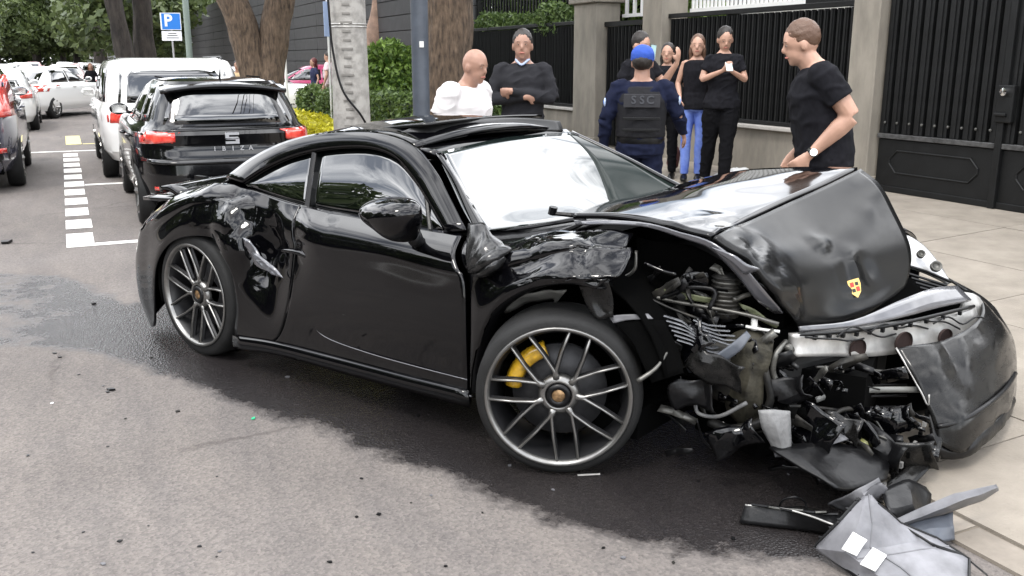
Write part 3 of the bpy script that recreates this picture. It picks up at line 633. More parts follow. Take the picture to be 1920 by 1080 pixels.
# ---- black hatchback in the bay
ibF=Frame(Vector((1.43,11.32,0)),PI/2)
IBP=mat('black_hatch_paint',(.003,.003,.0035),rough=.1,coat=.3,ior=1.45)
IR=[(.19,1.80,-1.84,.78),(.30,1.96,-1.98,.85),(.5,2.02,-2.02,.885),(.70,2.0,-2.0,.885),(.80,1.97,-1.96,.885),(.92,1.88,-1.97,.865),(.975,1.75,-1.93,.83),(1.0,.92,-1.88,.79),(1.2,.42,-1.77,.70),(1.36,.05,-1.66,.62),(1.415,-.15,-1.60,.56),(1.44,-.42,-1.40,.40)]
hb,sh=gen_car('parked_hatchback','black parked hatchback with red tail lights right behind the wrecked sports car','car',IR,IBP,4.06,2.56,ibF.loc,ibF.yaw,
  wind=dict(side=[(-.38,.62,-.38,.16,1.02,1.34),(-1.22,-.44,-1.12,-.44,1.02,1.34),(-1.55,-1.28,-1.42,-1.2,1.04,1.30)],mirror=.62,rear=(1.02,1.37,.72,.55),front=(1.03,1.36,.68,.54),seam=[[(-.41,.3),(-.41,.98)],[(.62,.3),(.68,.6),(.66,.97)],[(-1.2,.95),(-1.1,.6),(-.85,.32)]],handle=[(-.25,.86),(-1.05,.88)]),tails='none',plate=False)
def rearp(y,z,off=0): return sh.rear(y,z,off)
for sg,a,b in ((1,.52,.845),(-1,.52,.845)):
    t=patch('tail_light',lambda u,v: sh.rear(sg*(a+(b-a)*u),.850+.012*(1-u)+(.085+.022*u)*v-.02*u,.008),lin(0,1,10),lin(0,1,5),TAILR,hb,.02)
    patch('tail_light',lambda u,v: sh.side(-1.93+.26*u,.85+.10*v+.01*u,.006,sg),lin(0,1,6),lin(0,1,4),TAILR,hb,.01)
sp=refine([[Vector((-1.5,y,1.43-.05*(y/.6)**2)) for y in (-.58,-.3,0,.3,.58)],[Vector((-1.62,y,1.408-.05*(y/.6)**2)) for y in (-.6,-.3,0,.3,.6)],[Vector((-1.73,y,1.382-.05*(y/.6)**2)) for y in (-.6,-.3,0,.3,.6)]],3,4); gridmesh('rear_spoiler',sp,IBP,hb,.035)
MB().tube([(-1.3,-.02,1.43),(-1.38,-.02,1.53)],[.012,.004],6).build('aerial',BPL,hb)
LET=mat('satin_chrome',(.62,.62,.64),rough=.3,metal=.8)
MX=lambda y,z,off=.012: Matrix.Translation(rearp(y,z,off))@Matrix.Rotation(-PI/2,4,'Z')@Matrix.Rotation(PI/2,4,'X')
letters('IBIZA',.06,.085,mat('dim_chrome',(.42,.42,.43),rough=.4,metal=.5),hb,MX(0,.785),bold=.002)
for k,(poly) in enumerate([[(-.065,.055),(.065,.055),(.065,.03),(-.03,.03),(-.03,.012),(.052,.012),(.065,.0),(-.0,-.004),(-.065,.0)],[(.065,-.055),(-.065,-.055),(-.065,-.03),(.03,-.03),(.03,-.014),(-.065,-.012),(-.052,-.008),(.065,-.006)]]):
    MB().prism(poly,.008,MX(0,.885)).build('logo_bar',LET,hb)
patch('boot_crease',lambda u,v: sh.rear(.80*u,.965+.012*v,.012-.004*v),lin(-1,1,15),lin(0,1,3),IBP,hb,.02)
patch('bumper_step',lambda u,v: sh.rear(.82*u,.665+.035*v,.05-.03*v),lin(-1,1,21),lin(0,1,4),IBP,hb,.03)
patch('lower_bumper',lambda u,v: sh.rear(.72*u,.24+.15*v,.012),lin(-1,1,15),lin(0,1,3),BPL,hb,.012)
for sg in(1,-1): patch('reflector',lambda u,v: sh.rear(sg*(.55+.18*u),.40+.035*v,.016),lin(0,1,5),lin(0,1,3),TAILR,hb)
MB().box(rearp(0,.47,.012),(.01,.50,.11)).build('number_plate',mat('plate_grey',(.35,.35,.35),rough=.5),hb)
MB().tube([rearp(-.35,1.06,.02),rearp(0,1.05,.025),rearp(.10,1.055,.02)],.008,6).build('rear_wiper',BPL,hb)
for y in(-.55,.55): MB().tube([(-.9,y*.9,1.44),(-.1,y*.9,1.44)],.008,4).build('roof_seam',VOID,hb)
# ---- white boxy estate beyond it
WP2=mat('white_car_paint',(.78,.78,.76),rough=.3,coat=1)
VR=[(.28,2.2,-2.25,.88),(.42,2.35,-2.36,.97),(.7,2.38,-2.38,1.0),(.95,2.32,-2.35,.99),(1.0,2.2,-2.32,.97),(1.03,1.15,-2.30,.95),(1.3,.75,-2.24,.90),(1.52,.45,-2.18,.845),(1.60,.2,-2.10,.80),(1.645,-.2,-1.9,.66)]
van,vsh=gen_car('white_estate','white boxy estate car with a large rear window parked in front of the black hatchback','car',VR,WP2,4.75,2.85,(1.38,13.50+2.36,0),PI/2,r=.35,belt=1.03,
  wind=dict(side=[(-.2,.95,-.2,.5,1.07,1.5),(-1.15,-.28,-1.12,-.28,1.07,1.5),(-2.05,-1.25,-1.95,-1.22,1.07,1.5)],mirror=.9,rear=(1.06,1.53,.88,.80),front=(1.07,1.5,.72,.6),seam=[[(-.24,.35),(-.24,1.02)],[(-1.2,.9),(-1.05,.5)]],handle=[(-.1,.95),(-1.0,.95)]),tails='box',n=7)
for sg in (1,-1):
    MB().tube([(-1.8,sg*.70,1.63),(-1.7,sg*.70,1.665),(.1,sg*.70,1.66),(.25,sg*.70,1.60)],.012,6).build('roof_rail',BPL,van)
    patch('tail_light',lambda u,v: vsh.side(-2.33+.10*u,.80+.17*v,.006,sg),lin(0,1,6),lin(0,1,4),TAILR,van)
# ---- dark SUV at the left edge
GP=mat('graphite_paint',(.05,.05,.07),rough=.18,coat=1,ior=1.6)
CR=[(.25,2.1,-2.15,.8),(.42,2.25,-2.27,.89),(.7,2.28,-2.28,.91),(.98,2.2,-2.22,.90),(1.05,2.0,-2.17,.87),(1.09,1.0,-2.13,.84),(1.35,.55,-1.98,.77),(1.55,.25,-1.80,.68),(1.62,-.1,-1.6,.6),(1.65,-.5,-1.4,.4)]
crv,csh=gen_car('dark_suv','dark graphite suv with tall red tail lights cut off by the left edge','car',CR,GP,4.6,2.62,(-1.46,15.22,0),PI/2,r=.35,belt=1.08,
  wind=dict(side=[(-.3,.75,-.3,.3,1.13,1.5),(-1.25,-.4,-1.15,-.4,1.13,1.5),(-1.85,-1.35,-1.62,-1.25,1.15,1.45)],mirror=.75,rear=(1.14,1.5,.72,.6),front=(1.13,1.5,.7,.56),seam=[[(-.35,.35),(-.35,1.08)],[(-1.3,1),(-1.1,.5)]],handle=[(-.2,.98),(-1.15,.98)]),tails='none')
for sg in (1,-1):
    patch('tail_light',lambda u,v: csh.rear(sg*(.66+.2*u-.06*v),.93+.50*v,.008),lin(0,1,6),lin(0,1,7),TAILR,crv,.02)
    patch('tail_light',lambda u,v: csh.side(-2.2+.22*u+.28*v,.93+.20*v,.006,sg),lin(0,1,6),lin(0,1,4),TAILR,crv)
    patch('reflector',lambda u,v: csh.rear(sg*(.5+.25*u),.50+.06*v,.014),lin(0,1,5),lin(0,1,3),TAILR,crv)
patch('lower_bumper',lambda u,v: csh.rear(.86*u,.27+.3*v,.01),lin(-1,1,21),lin(0,1,3),BPL,crv,.02)
patch('chrome_strip',lambda u,v: csh.rear(.7*u,.60+.03*v,.016),lin(-1,1,21),lin(0,1,3),CHROME,crv,.01)
# ---- saloons and hatchbacks down the street
SR=[(.22,2.1,-2.15,.78),(.38,2.27,-2.27,.86),(.6,2.3,-2.28,.88),(.85,2.15,-2.24,.86),(.93,1.95,-2.15,.82),(.97,1.05,-1.75,.77),(1.2,.55,-1.3,.68),(1.38,.15,-.95,.58),(1.43,-.2,-.7,.4)]
sw=dict(side=[(-.3,.75,-.3,.3,1.0,1.33),(-1.25,-.36,-.98,-.36,1.0,1.33)],mirror=.78,rear=(1.0,1.33,.66,.52),front=(1.01,1.34,.68,.54),seam=[[(-.33,.35),(-.33,.95)]],handle=[(-.2,.88),(-1.1,.88)])
def pm(n,c): return mat(n,c,rough=.3,coat=1)
wsuv,_=gen_car('white_hatchback','white car driving away just beyond the dark suv on the left','car',[(z,xf,min(xr,-1.7) if z>.95 and z<1.3 else xr,w) for z,xf,xr,w in SR],WP2,4.5,2.65,(-1.45,26.4,0),PI/2,wind=sw)
ws2,_=gen_car('white_saloon','white saloon standing askew across the lane beyond the white estate','car',SR,WP2,4.5,2.65,(-.35,31.2,0),math.radians(62),wind=sw)
spec=[('silver_saloon','pale pinkish silver saloon in the middle of the distant queue',(.62,.5,.5),.1,46,95),('white_saloon','white saloon on the right of the distant queue, above the askew one',(.78,.75,.75),1.9,44,92),
('grey_saloon','dark grey saloon just left of the pinkish one in the distant queue',(.16,.16,.17),-2.3,50,90),('white_saloon','white saloon far left in the distant queue',(.75,.75,.74),-5.2,46,-90),
('silver_saloon','silver saloon in the second rank of the distant queue, left lane',(.55,.56,.58),-2.2,62,90),('red_saloon','dusty pink saloon far back in the distant queue',(.6,.35,.35),.5,63,90),
('white_saloon','tiny white saloon near the end of the queue in the left lane',(.75,.75,.74),-2.5,78,90),('grey_saloon','tiny grey saloon near the end of the queue in the right lane',(.3,.3,.31),.4,80,90),
('silver_saloon','parked silver saloon far along the right kerb',(.6,.6,.6),1.6,60,90),('white_saloon','parked white saloon furthest along the right kerb',(.75,.75,.74),1.6,74,90),
('red_saloon','tiny red saloon at the far end of the queue',(.5,.08,.08),-2.2,96,90),('silver_saloon','tiny silver saloon at the far end of the queue',(.6,.6,.6),.3,98,90)]
proto=None
for nm,lb,c,x,y,dg in spec:
    k='paint_%s_%d'%(nm,int(c[1]*100)); P=pm(k,c)
    if proto is None: o,_=gen_car(nm,lb,'car',SR,P,4.5,2.65,(x,y,0),math.radians(dg),wind=sw,group='cars queueing far down the street'); proto=o; base=o
    else:
        o=copy_tree(base); o.name=nm; o['label']=lb; o.location=(x,y,0); o.rotation_euler=(0,0,math.radians(dg))
        for ch in o.children:
            if ch.name.startswith(('body','mirror','door_handle')) and ch.type=='MESH' and 'glass' not in ch.name: ch.data=ch.data.copy(); ch.data.materials.clear(); ch.data.materials.append(P)
c=D(578,140,30)
mg,_=gen_car('magenta_van','pink and magenta car roof showing behind the two people at the hedge','car',[(z*1.03,xf,xr,w) for z,xf,xr,w in SR],pm('magenta_paint',(.42,.05,.14)),4.5,2.65,(c.x+.3,c.y+1.2,0),math.radians(172),wind=sw,belt=1.0)
c=D(545,150,27.5)
wc,_=gen_car('white_taxi','white car nose showing between the forked tree and the pair at the hedge','car',SR,WP2,4.5,2.65,(c.x-.9,c.y+.6,0),math.radians(-20),wind=sw)
# ================================================================ the wrecked sports car
_c,_s=math.cos(PSI),math.sin(PSI)
WL=Vector((_c*-.204+_s*4.946, _s*.204+_c*4.946, 0)); WY=-.677-PSI
wf=Frame(WL,WY)
car=empty('wrecked_sports_car',WL,WY,label='black sports coupe with crushed nose, buckled bonnet and dented flank in the foreground',cat='sports car')
def K(*pts): return [wf(p[0],p[1],y=p[2]) for p in pts]
def KG(rows): return [K(*r) for r in rows]
def build_side():
    C=[[Vector((-2.20,0,.80)),Vector((-2.25,0,.65)),Vector((-2.27,0,.5)),Vector((-2.22,0,.35)),Vector((-2.1,0,.2))],
       [Vector((-2.10,-.5,.79)),Vector((-2.16,-.5,.65)),Vector((-2.18,-.5,.5)),Vector((-2.13,-.5,.35)),Vector((-2.03,-.5,.2))],
       K((287,404,-.76),(266,436,-.78),(259,490,-.80),(266,550,-.80),(287,596,-.80)),
       K((308,386,-.80),(285,440,-.875),(281,490,-.90),(284,550,-.905),(293,606,-.90)),
       K((332,370,-.82),(312,420,-.91),(302,455,-.935),(297,480,-.94),(295,505,-.935)),
       K((370,357,-.82),(350,395,-.92),(336,420,-.945),(328,438,-.95),(321,456,-.945)),
       K((405,349,-.82),(388,385,-.92),(377,412,-.945),(371,428,-.95),(366,441,-.945)),
       K((440,348,-.80),(428,390,-.90),(418,420,-.94),(410,437,-.95),(402,451,-.945)),
       K((472,357,-.79),(462,405,-.86),(452,438,-.90),(440,462,-.93),(427,479,-.94)),
       K((500,367,-.79),(492,425,-.83),(484,475,-.86),(464,512,-.91),(440,526,-.94)),
       K((522,374,-.79),(515,445,-.83),(505,515,-.87),(480,562,-.92),(447,577,-.94)),
       K((545,381,-.80),(536,470,-.86),(525,555,-.90),(503,615,-.93),(447,636,-.93)),
       K((566,387,-.80),(556,472,-.88),(545,560,-.92),(527,625,-.93),(505,648,-.93))]
    C=addrows(C)
    G=refine(C,7,8)
    # scrape and dent round the rear wing intake
    dc=Vector(wf(455,430,y=-.88)); dc2=Vector(wf(505,470,y=-.86)); dc3=Vector(wf(400,395,y=-.9))
    m=lambda p: min(1.1,.9*sph(dc,.26)(p)+.9*sph(dc2,.20)(p)+.5*sph(dc3,.22)(p))
    G=crumple(G,.050,5.5,m,3); G=crumple(G,.008,16,m,9)
    gridmesh('quarter_panel',G,BLACKP,car,.012,True,flip=True)
    M=G.copy(); 
    G0=refine(C,3,4); G0[:,:,1]*=-1; gridmesh('quarter_panel',G0,BLACKP,car,.012)
    # door
    Dr=[K((567,387,-.80),(557,472,-.88),(546,560,-.922),(530,618,-.925),(512,645,-.93)),
        K((600,394,-.80),(592,475,-.918),(586,560,-.928),(578,625,-.925),(562,660,-.93)),
        K((660,406,-.80),(656,485,-.922),(652,575,-.935),(650,645,-.925),(640,680,-.93)),
        K((730,420,-.80),(730,495,-.926),(730,590,-.94),(730,665,-.925),(726,702,-.93)),
        K((800,432,-.80),(804,515,-.926),(807,610,-.94),(808,685,-.925),(808,721,-.93)),
        K((868,443,-.79),(873,530,-.922),(877,635,-.935),(879,702,-.925),(879,738,-.93))]
    Dr=addrows(Dr)
    G=refine(Dr,8,6); dd=Vector(wf(585,445,y=-.87)); G=crumple(G,.012,6,sph(dd,.2),5)
    door=gridmesh('door',G,BLACKP,car,.012,True,flip=True,autos=40)
    G0=refine(Dr,3,4); G0[:,:,1]*=-1; gridmesh('door',G0,BLACKP,car,.012)
    cre=cr1(np.array([wf(x,y,y=yy) for x,y,yy in [(572,588,-.935),(590,615,-.935),(620,637,-.938),(700,665,-.945),(790,690,-.945),(876,712,-.94)]]),5)
    MB().tube(cre,.0025,5).build('door_crease',mat('lacquer_edge',(.16,.16,.17),rough=.25,metal=.3),door,True)
    # handle
    h=K((527,470,-.895),(545,471,-.905),(565,476,-.91),(583,484,-.905))
    MB().tube(cr1(np.array(h),4),[.006]+[.012]*11+[.005],8).build('door_handle',BLACKP,door,True)
    sg=[wf(x,y,y=yy) for x,y,yy in [(566,388,-.803),(556,472,-.888),(545,560,-.930),(530,618,-.935),(512,645,-.935)]]
    MB().tube(cr1(np.array(sg),4),.004,5).build('door_seam',VOID,car)
    # sill
    s=[K((442,630,-.935),(442,645,-.945),(446,650,-.90)),K((520,643,-.935),(520,655,-.945),(522,660,-.90)),K((640,673,-.935),(640,686,-.945),(640,692,-.90)),K((760,705,-.935),(760,717,-.945),(760,725,-.90)),K((884,735,-.935),(884,748,-.945),(884,758,-.90))]
    gridmesh('sill',refine(s,5,3),BLACKP,car,.02,True,flip=True)
    MB().tube(cr1(np.array([wf(x,y,y=-.955) for x,y in [(442,640),(520,650),(640,680),(760,711),(884,743)]]),4),.004,5).build('sill_trim',mat('lacquer_edge',()),car,True)
build_side()
def greenhouse():
    win=[(458,345,-.79),(500,318,-.725),(545,297,-.68),(592,284,-.65),(650,277,-.635),(702,279,-.635),(745,297,-.65),(780,338,-.69),(810,385,-.735),(840,437,-.785)]
    out=[(428,336,-.76),(476,300,-.70),(530,273,-.65),(588,257,-.61),(650,250,-.59),(712,253,-.585),(775,274,-.60),(817,322,-.655),(845,372,-.70),(876,436,-.765)]
    mid=[((a[0]+b[0])/2,(a[1]+b[1])/2,(a[2]+b[2])/2-.012) for a,b in zip(win,out)]
    P=[[wf(a[0],a[1],y=a[2]),wf(b[0],b[1],y=b[2]),wf(c[0],c[1],y=c[2])] for a,b,c in zip(win,mid,out)]
    G=refine(P,4,3); gridmesh('roof_rail',G,BLACKP,car,.02,True)
    Gm=G.copy(); Gm[:,:,1]*=-1; gridmesh('roof_rail',Gm,BLACKP,car,.02)
    MB().tube(G[:,0],.006,6).build('window_trim',mat('gloss_trim',(.02,.02,.02),rough=.2,metal=.8),car,True)
    # belt strip from window to panel top
    bl=[[(452,343,-.80),(440,348,-.80)],[(474,357,-.80),(472,358,-.80)]]
    bt=[K((462,350,-.785),(466,356,-.80)),K((520,369,-.785),(521,375,-.80)),K((580,386,-.785),(580,391,-.80)),K((700,410,-.785),(700,415,-.80)),K((842,436,-.785),(842,440,-.80))]
    gridmesh('belt_moulding',refine(bt,4,1),mat('gloss_trim',()),car,.01)
    # glass: fill between upper outline and belt
    def glass(top,bot,name):
        Gt=[[wf(*t[:2],y=t[2]),wf((t[0]+b[0])/2,(t[1]+b[1])/2,y=(t[2]+b[2])/2-.012),wf(*b[:2],y=b[2])] for t,b in zip(top,bot)]
        G=refine(Gt,3,4); G[:,:,1]+=.006; gridmesh(name,G,GLASS,car,.005)
        Gm=G.copy(); Gm[:,:,1]*=-1; gridmesh(name,Gm,GLASS,car,.005)
    glass([(458,345,-.79),(500,318,-.725),(545,297,-.68),(592,284,-.65)],[(461,349,-.79),(500,362,-.79),(541,377,-.79),(577,388,-.79)],'rear_side_window')
    glass([(592,284,-.65),(650,277,-.635),(702,279,-.635),(745,297,-.65),(780,338,-.69),(810,385,-.735),(838,435,-.785)],[(577,388,-.79),(625,398,-.79),(680,407,-.79),(725,417,-.79),(765,424,-.79),(803,431,-.79),(839,438,-.79)],'door_window')
    MB().tube([wf(590,284,y=-.655),wf(583,335,y=-.725),wf(576,388,y=-.793)],[(.016,.008)]*3,8).build('pillar_trim',mat('gloss_trim',()),car)
    MB().tube([wf(800,360,y=-.72),wf(808,432,y=-.79)],[(.014,.008)]*2,8).build('quarter_light_post',BPL,car)
    # roof + rear deck sweep
    O=[Vector((-2.08,-.72,.80)),wf(330,371,y=-.74),wf(372,357,y=-.74),wf(405,347,y=-.75)]+[wf(a[0],a[1],y=a[2]) for a in out[:7]]
    rows=[]
    for p in O:
        zc=.035+.03*min(1,max(0,(p.z-.9)/.3)); w=abs(p.y); xb=-.10 if p.x<-1.3 else (.0 if p.x<-.3 else .08)
        rows.append([Vector((p.x+xb*(1-t*t),w*t,p.z+zc*(1-t*t))) for t in (-1,-.6,-.2,.2,.6,1)])
    G=refine(rows,4,3); gridmesh('roof',G,BLACKP,car,.02,True,flip=True)
    def on(x,t,off): 
        i=int(np.argmin(abs(G[:,G.shape[1]//2,0]-x))); r=G[i]; f=(t+1)/2*(len(r)-1); a=int(min(len(r)-2,f)); q=r[a]+(r[a+1]-r[a])*(f-a); return Vector(q)+Vector((0,0,off))
    gridmesh('rear_window',[[on(x,t,.006) for t in lin(-.72,.72,9)] for x in lin(-1.45,-.75,9)],GLASS,car,.005)
    for k in range(7): x=-1.95+.06*k; MB().tube([on(x,t,.012) for t in lin(-.55,.55,7)],.009,5).build('engine_grille_bar',BPL,car)
    # spoiler
    sp=[K((300,352,-.62),(306,362,-.62),(318,364,-.60)),K((330,342,-.60),(345,352,-.60),(365,356,-.58)),K((400,328,-.3),(420,336,-.3),(440,342,-.3)),K((470,316,.1),(490,322,.1),(510,326,.1))]
    sx=[[Vector((-2.03,y,.965-.02*(y/.6)**2)),Vector((-1.93,y,.975-.02*(y/.6)**2)),Vector((-1.80,y,.94-.02*(y/.6)**2))] for y in lin(-.70,.70,7)]
    dx=wf(300,352,y=-.70)-sx[0][0]; sx=[[p+dx*.9 for p in r] for r in sx]
    gridmesh('rear_spoiler',refine(sx,3,3),BLACKP,car,.03)
    for y in (-.4,.4): MB().box((-1.93,y,.86),(.10,.03,.10)).build('spoiler_strut',BPL,car)
    # raised sunroof panel and its wind deflector
    pn=[]
    for y in lin(-.46,.46,7):
        row=[]
        for (px,py) in ((640,249),(690,241),(740,236),(800,231)):
            q=wf(px,py,y=-.46); row.append(Vector((q.x,y,q.z+.012*(1-(y/.46)**2))))
        pn.append(row)
    gridmesh('sunroof_panel',refine(pn,2,3),mat('sunroof_glass',(.004,.004,.004),rough=.12,ior=1.45),car,.014)
    df=[K((752,247,-.50),(764,262,-.50),(790,266,-.50)),K((800,232,-.38),(815,247,-.40),(835,256,-.40)),K((905,222,-.05),(912,234,-.05),(925,246,-.05)),K((985,221,.28),(988,232,.28),(998,243,.28)),K((1050,227,.50),(1054,237,.50),(1056,246,.50))]
    gridmesh('wind_deflector',refine(df,5,3),mat('satin_black',(.02,.02,.02),rough=.35),car,.012)
    # header panel above the windscreen
    hd=[K((775,274,-.58),(818,288,-.58)),K((850,258,-.32),(880,273,-.32)),K((925,248,0),(945,262,0)),K((1000,242,.3),(1015,254,.3)),K((1062,242,.56),(1072,250,.56))]
    gridmesh('roof_header',refine(hd,5,2),BLACKP,car,.02)
    # windscreen
    ws=[K((818,288,-.58),(930,262,-.10),(1000,254,.22),(1072,250,.55)),
        K((845,345,-.645),(975,322,-.12),(1060,305,.25),(1170,296,.62)),
        K((868,395,-.70),(1015,375,-.14),(1115,355,.28),(1235,330,.67)),
        K((893,437,-.75),(1055,415,-.16),(1160,392,.30),(1278,352,.71))]
    G=refine(ws,6,6); gridmesh('windscreen',G,WSG,car,.006,True)
    a,b=G.shape[:2]
    MB().tube([Vector(p)+Vector((0,0,.004)) for p in G[:,-1]],[(.02,.012)]*a,8).build('windscreen_pillar',BLACKP,car,True)
    pp=refine([K((817,290,-.598),(850,338,-.665),(876,400,-.73),(893,440,-.77)),K((830,290,-.55),(862,342,-.615),(892,398,-.685),(915,438,-.72))],2,5)
    gridmesh('windscreen_frame',np.array(pp)+np.array([.004,0,.010]),BLACKP,car,.012)
    dk=mat('painted_glass_dark',(.012,.017,.015),rough=.06,ior=1.33)  # dark tone painted over the far glass, for its dark reflection and interior view
    bnd=refine([[Vector(p)+Vector((0,-.003,.007)) for p in K((1062,253,.50),(1069,250.5,.545))],[Vector(p)+Vector((0,-.003,.007)) for p in K((1098,286,.43),(1170,295,.61))],[Vector(p)+Vector((0,-.003,.009)) for p in K((1150,330,.42),(1234,329,.66))],[Vector(p)+Vector((0,-.003,.010)) for p in K((1205,377,.45),(1276,352,.705))]],6,4)
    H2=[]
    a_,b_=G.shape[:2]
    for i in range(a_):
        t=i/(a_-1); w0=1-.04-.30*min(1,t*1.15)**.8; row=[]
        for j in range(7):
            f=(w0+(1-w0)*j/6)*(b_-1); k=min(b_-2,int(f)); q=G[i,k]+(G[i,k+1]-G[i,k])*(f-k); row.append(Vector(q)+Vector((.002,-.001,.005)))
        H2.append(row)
    gridmesh('windscreen_painted_dark_band',H2,dk,car,.002)  # carries the dark tone painted over the far glass
    gridmesh('windscreen_frit',[[Vector(G[i,j])+Vector((.002,-.001,.004)) for i in (0,1,2)] for j in range(b_)],BPL,car,.002)
    # cowl and wipers
    cw=[K((893,440,-.75),(905,462,-.72)),K((960,430,-.50),(985,448,-.52)),K((1058,412,-.16),(1090,425,-.25)),K((1160,392,.30),(1180,400,.28)),K((1278,352,.71),(1290,356,.71))]
    gridmesh('cowl',refine(cw,5,2),BPL,car,.02)
    MB().tube([wf(1035,400,y=-.33),wf(1070,403,y=-.3),wf(1110,404,y=-.2)],[.010,.012,.008],6).build('wiper',BPL,car); MB().tube([wf(1038,392,y=-.33)+Vector((0,0,.01)),wf(1035,402,y=-.33)],.02,8).build('wiper_cap',BPL,car)
    MB().tube([wf(920,435,y=-.62),wf(1000,425,y=-.42),wf(1075,412,y=-.22),wf(1098,410,y=-.2)],[.006,.009,.012,.018],6).build('wiper',BPL,car)
    MB().tube([wf(1040,440,y=-.5),wf(1090,420,y=-.35)],[.014,.010],6).build('wiper_arm',BPL,car)
greenhouse()
# mirror
def mirror():
    c=wf(752,408,y=-1.0); m=empty('x',(0,0,0)); bpy.data.objects.remove(m)
    V=[];F=[];n=20
    prof=[(-.115,.02),(-.11,.055),(-.085,.078),(-.04,.088),(.02,.082),(.065,.062),(.078,.045)]
    b=MB()
    # shell bulging forward (toward +x), opening backward; axis along y
    pts=[(704,392,-.97),(708,380,-.97),(720,370,-.97),(745,366,-.99),(772,371,-1.02),(786,384,-1.04),(789,405,-1.05),(784,440,-1.03),(775,458,-1.0),(762,446,-.99),(738,428,-.98),(715,412,-.97)]
    ring=[wf(x,y,y=yy) for x,y,yy in pts]; cen=sum(ring,Vector())/len(ring)
    V=[];n=len(ring)
    off=[(1.0,0),(1.0,-.05),(.86,-.10),(.55,-.135),(.0,-.15)]
    for s_,o in [(.82,.035),(1.0,.012)]+off[1:]:
        for p in ring: V.append(cen+(p-cen)*s_+Vector((.25*o,1.0*o,0)))
    m=2+len(off)-1; F=[(i*n+k,i*n+(k+1)%n,(i+1)*n+(k+1)%n,(i+1)*n+k) for i in range(m-1) for k in range(n)]+[tuple(range(n-1,-1,-1))]
    o=mesh('door_mirror',V,F,BLACKP,car,True); sb=o.modifiers.new('s','SUBSURF'); sb.levels=2; sb.render_levels=2
    MB().tube([wf(775,440,y=-.96),wf(782,452,y=-.90),wf(790,462,y=-.85)],[(.03,.05),(.032,.03),(.05,.02)],10).build('mirror_foot',BPL,car,True)
mirror()
# ---------------------------------------------------------------- wheels
def sport_wheel(c,side,rot,tr,w,steer=0,camber=0,caliper=None):
    R_=.283; t=MB().lathe([(R_*.98,w/2),(R_+.012,w/2+.006),(tr*.93,w/2+.004),(tr*.985,w/2-.018),(tr,w/2-.05),(tr,w/2-.055),(tr,0),(tr,-w/2+.05),(tr*.985,-w/2+.015),(tr*.93,-w/2),(R_,-w/2)],72,'y').build('wheel',RUB,car,True)
    t.location=c; t.rotation_euler=(camber,rot,steer)
    # outer face at -y
    for o in [t]: pass
    q=-1
    b=MB().lathe([(R_,q*w/2),(R_+.010,q*(w/2+.004)),(R_+.004,q*(w/2+.010)),(R_-.006,q*(w/2+.006)),(R_-.012,q*(w/2-.012))],72,'y'); b.build('rim_lip',RIM,t,True)
    MB().lathe([(R_-.010,q*(w/2-.010)),(R_-.030,q*(w/2-.05)),(R_-.035,w/2-.03),(R_-.02,w/2)],56,'y').build('rim_barrel',RIMD,t,True)
    yf=lambda r: q*(w/2-.012-.030*(1-r/R_))
    for k in range(7):
        a0=2*PI*k/7+.12; pt=lambda r,a,dy=0: Vector((r*math.cos(a),yf(r)+dy,r*math.sin(a)))
        sp=MB(); n1=pt(.085,a0)
        for sg in(-1,1):
            ae=a0+sg*.30
            sp.tube([pt(.060,a0),pt(.088,a0),pt(.103,a0+sg*.045),pt(.18,a0+sg*.20),pt(R_-.004,ae)],[(.019,.013),(.013,.013),(.0075,.012),(.0062,.011),(.0068,.012)],8,up=(0,1,0))
        sp.build('spoke',RIM,t,True)
        sh_=MB()
        for sg in(-1,1):
            ae=a0+sg*.30
            sh_.tube([pt(.103,a0+sg*.045,.014),pt(.18,a0+sg*.20,.014),pt(R_-.006,ae,.014)],[(.010,.012)]*3,6,up=(0,1,0))
        sh_.build('spoke_back',RIMD,t)
    MB().lathe([(.082,yf(.05)+.02),(.080,yf(.05)-.004),(.060,yf(.05)-.016),(.052,yf(.05)-.014),(.050,yf(.05)+.01)],40,'y').build('hub',RIM,t,True)
    MB().lathe([(.050,yf(.05)-.002),(.047,yf(.05)-.020),(.028,yf(.05)-.022),(.026,yf(.05)-.014)],6*4,'y').build('centre_lock',BPL,t,True)
    MB().lathe([(.0,yf(.05)-.020),(.024,yf(.05)-.019),(.027,yf(.05)-.016)],24,'y').build('hub_crest',mat('crest_bronze',(.45,.28,.14),rough=.35,metal=.6,noise_amt=.7,noise_scale=60),t,True)
    MB().lathe([(.07,-.03),(.19,-.03),(.19,.0),(.07,.0)],56,'y').build('brake_disc',mat('brake_iron',(.05,.05,.053),rough=.5,metal=.5,noise_amt=.3,noise_scale=30),t,True)
    if caliper is not None:
        a0,a1=caliper; cb=MB(); cb.tube([Vector((.185*math.cos(a),-.055,.185*math.sin(a))) for a in lin(a0,a1,9)],[(.035,.03)]*9,8,up=(0,1,0)); cb.build('brake_caliper',mat('yellow_caliper',(.62,.36,.02),rough=.3,coat=1,noise_amt=.5,noise_scale=25),t,True)
    # lettering is too small to read; tread blocks
    return t
fh=wf(1047,744,y=-.95); rh=wf(368,553,y=-.935)
FWR=fh+Vector((-math.sin(math.radians(33))*.122,math.cos(math.radians(33))*.122,0))
fw=sport_wheel(FWR,0,.2,.332,.245,steer=math.radians(33),camber=math.radians(2),caliper=(math.radians(118),math.radians(185)))
rw=sport_wheel(Vector((rh.x-.01,-.80,.35)),0,.5,.350,.28)
lw=sport_wheel(Vector((1.30,.84,.345)),0,1.1,.342,.24); lw.rotation_euler=(0,0,PI+math.radians(30))
lr=sport_wheel(Vector((rh.x,.80,.345)),0,1.4,.348,.30); lr.rotation_euler=(0,0,PI)
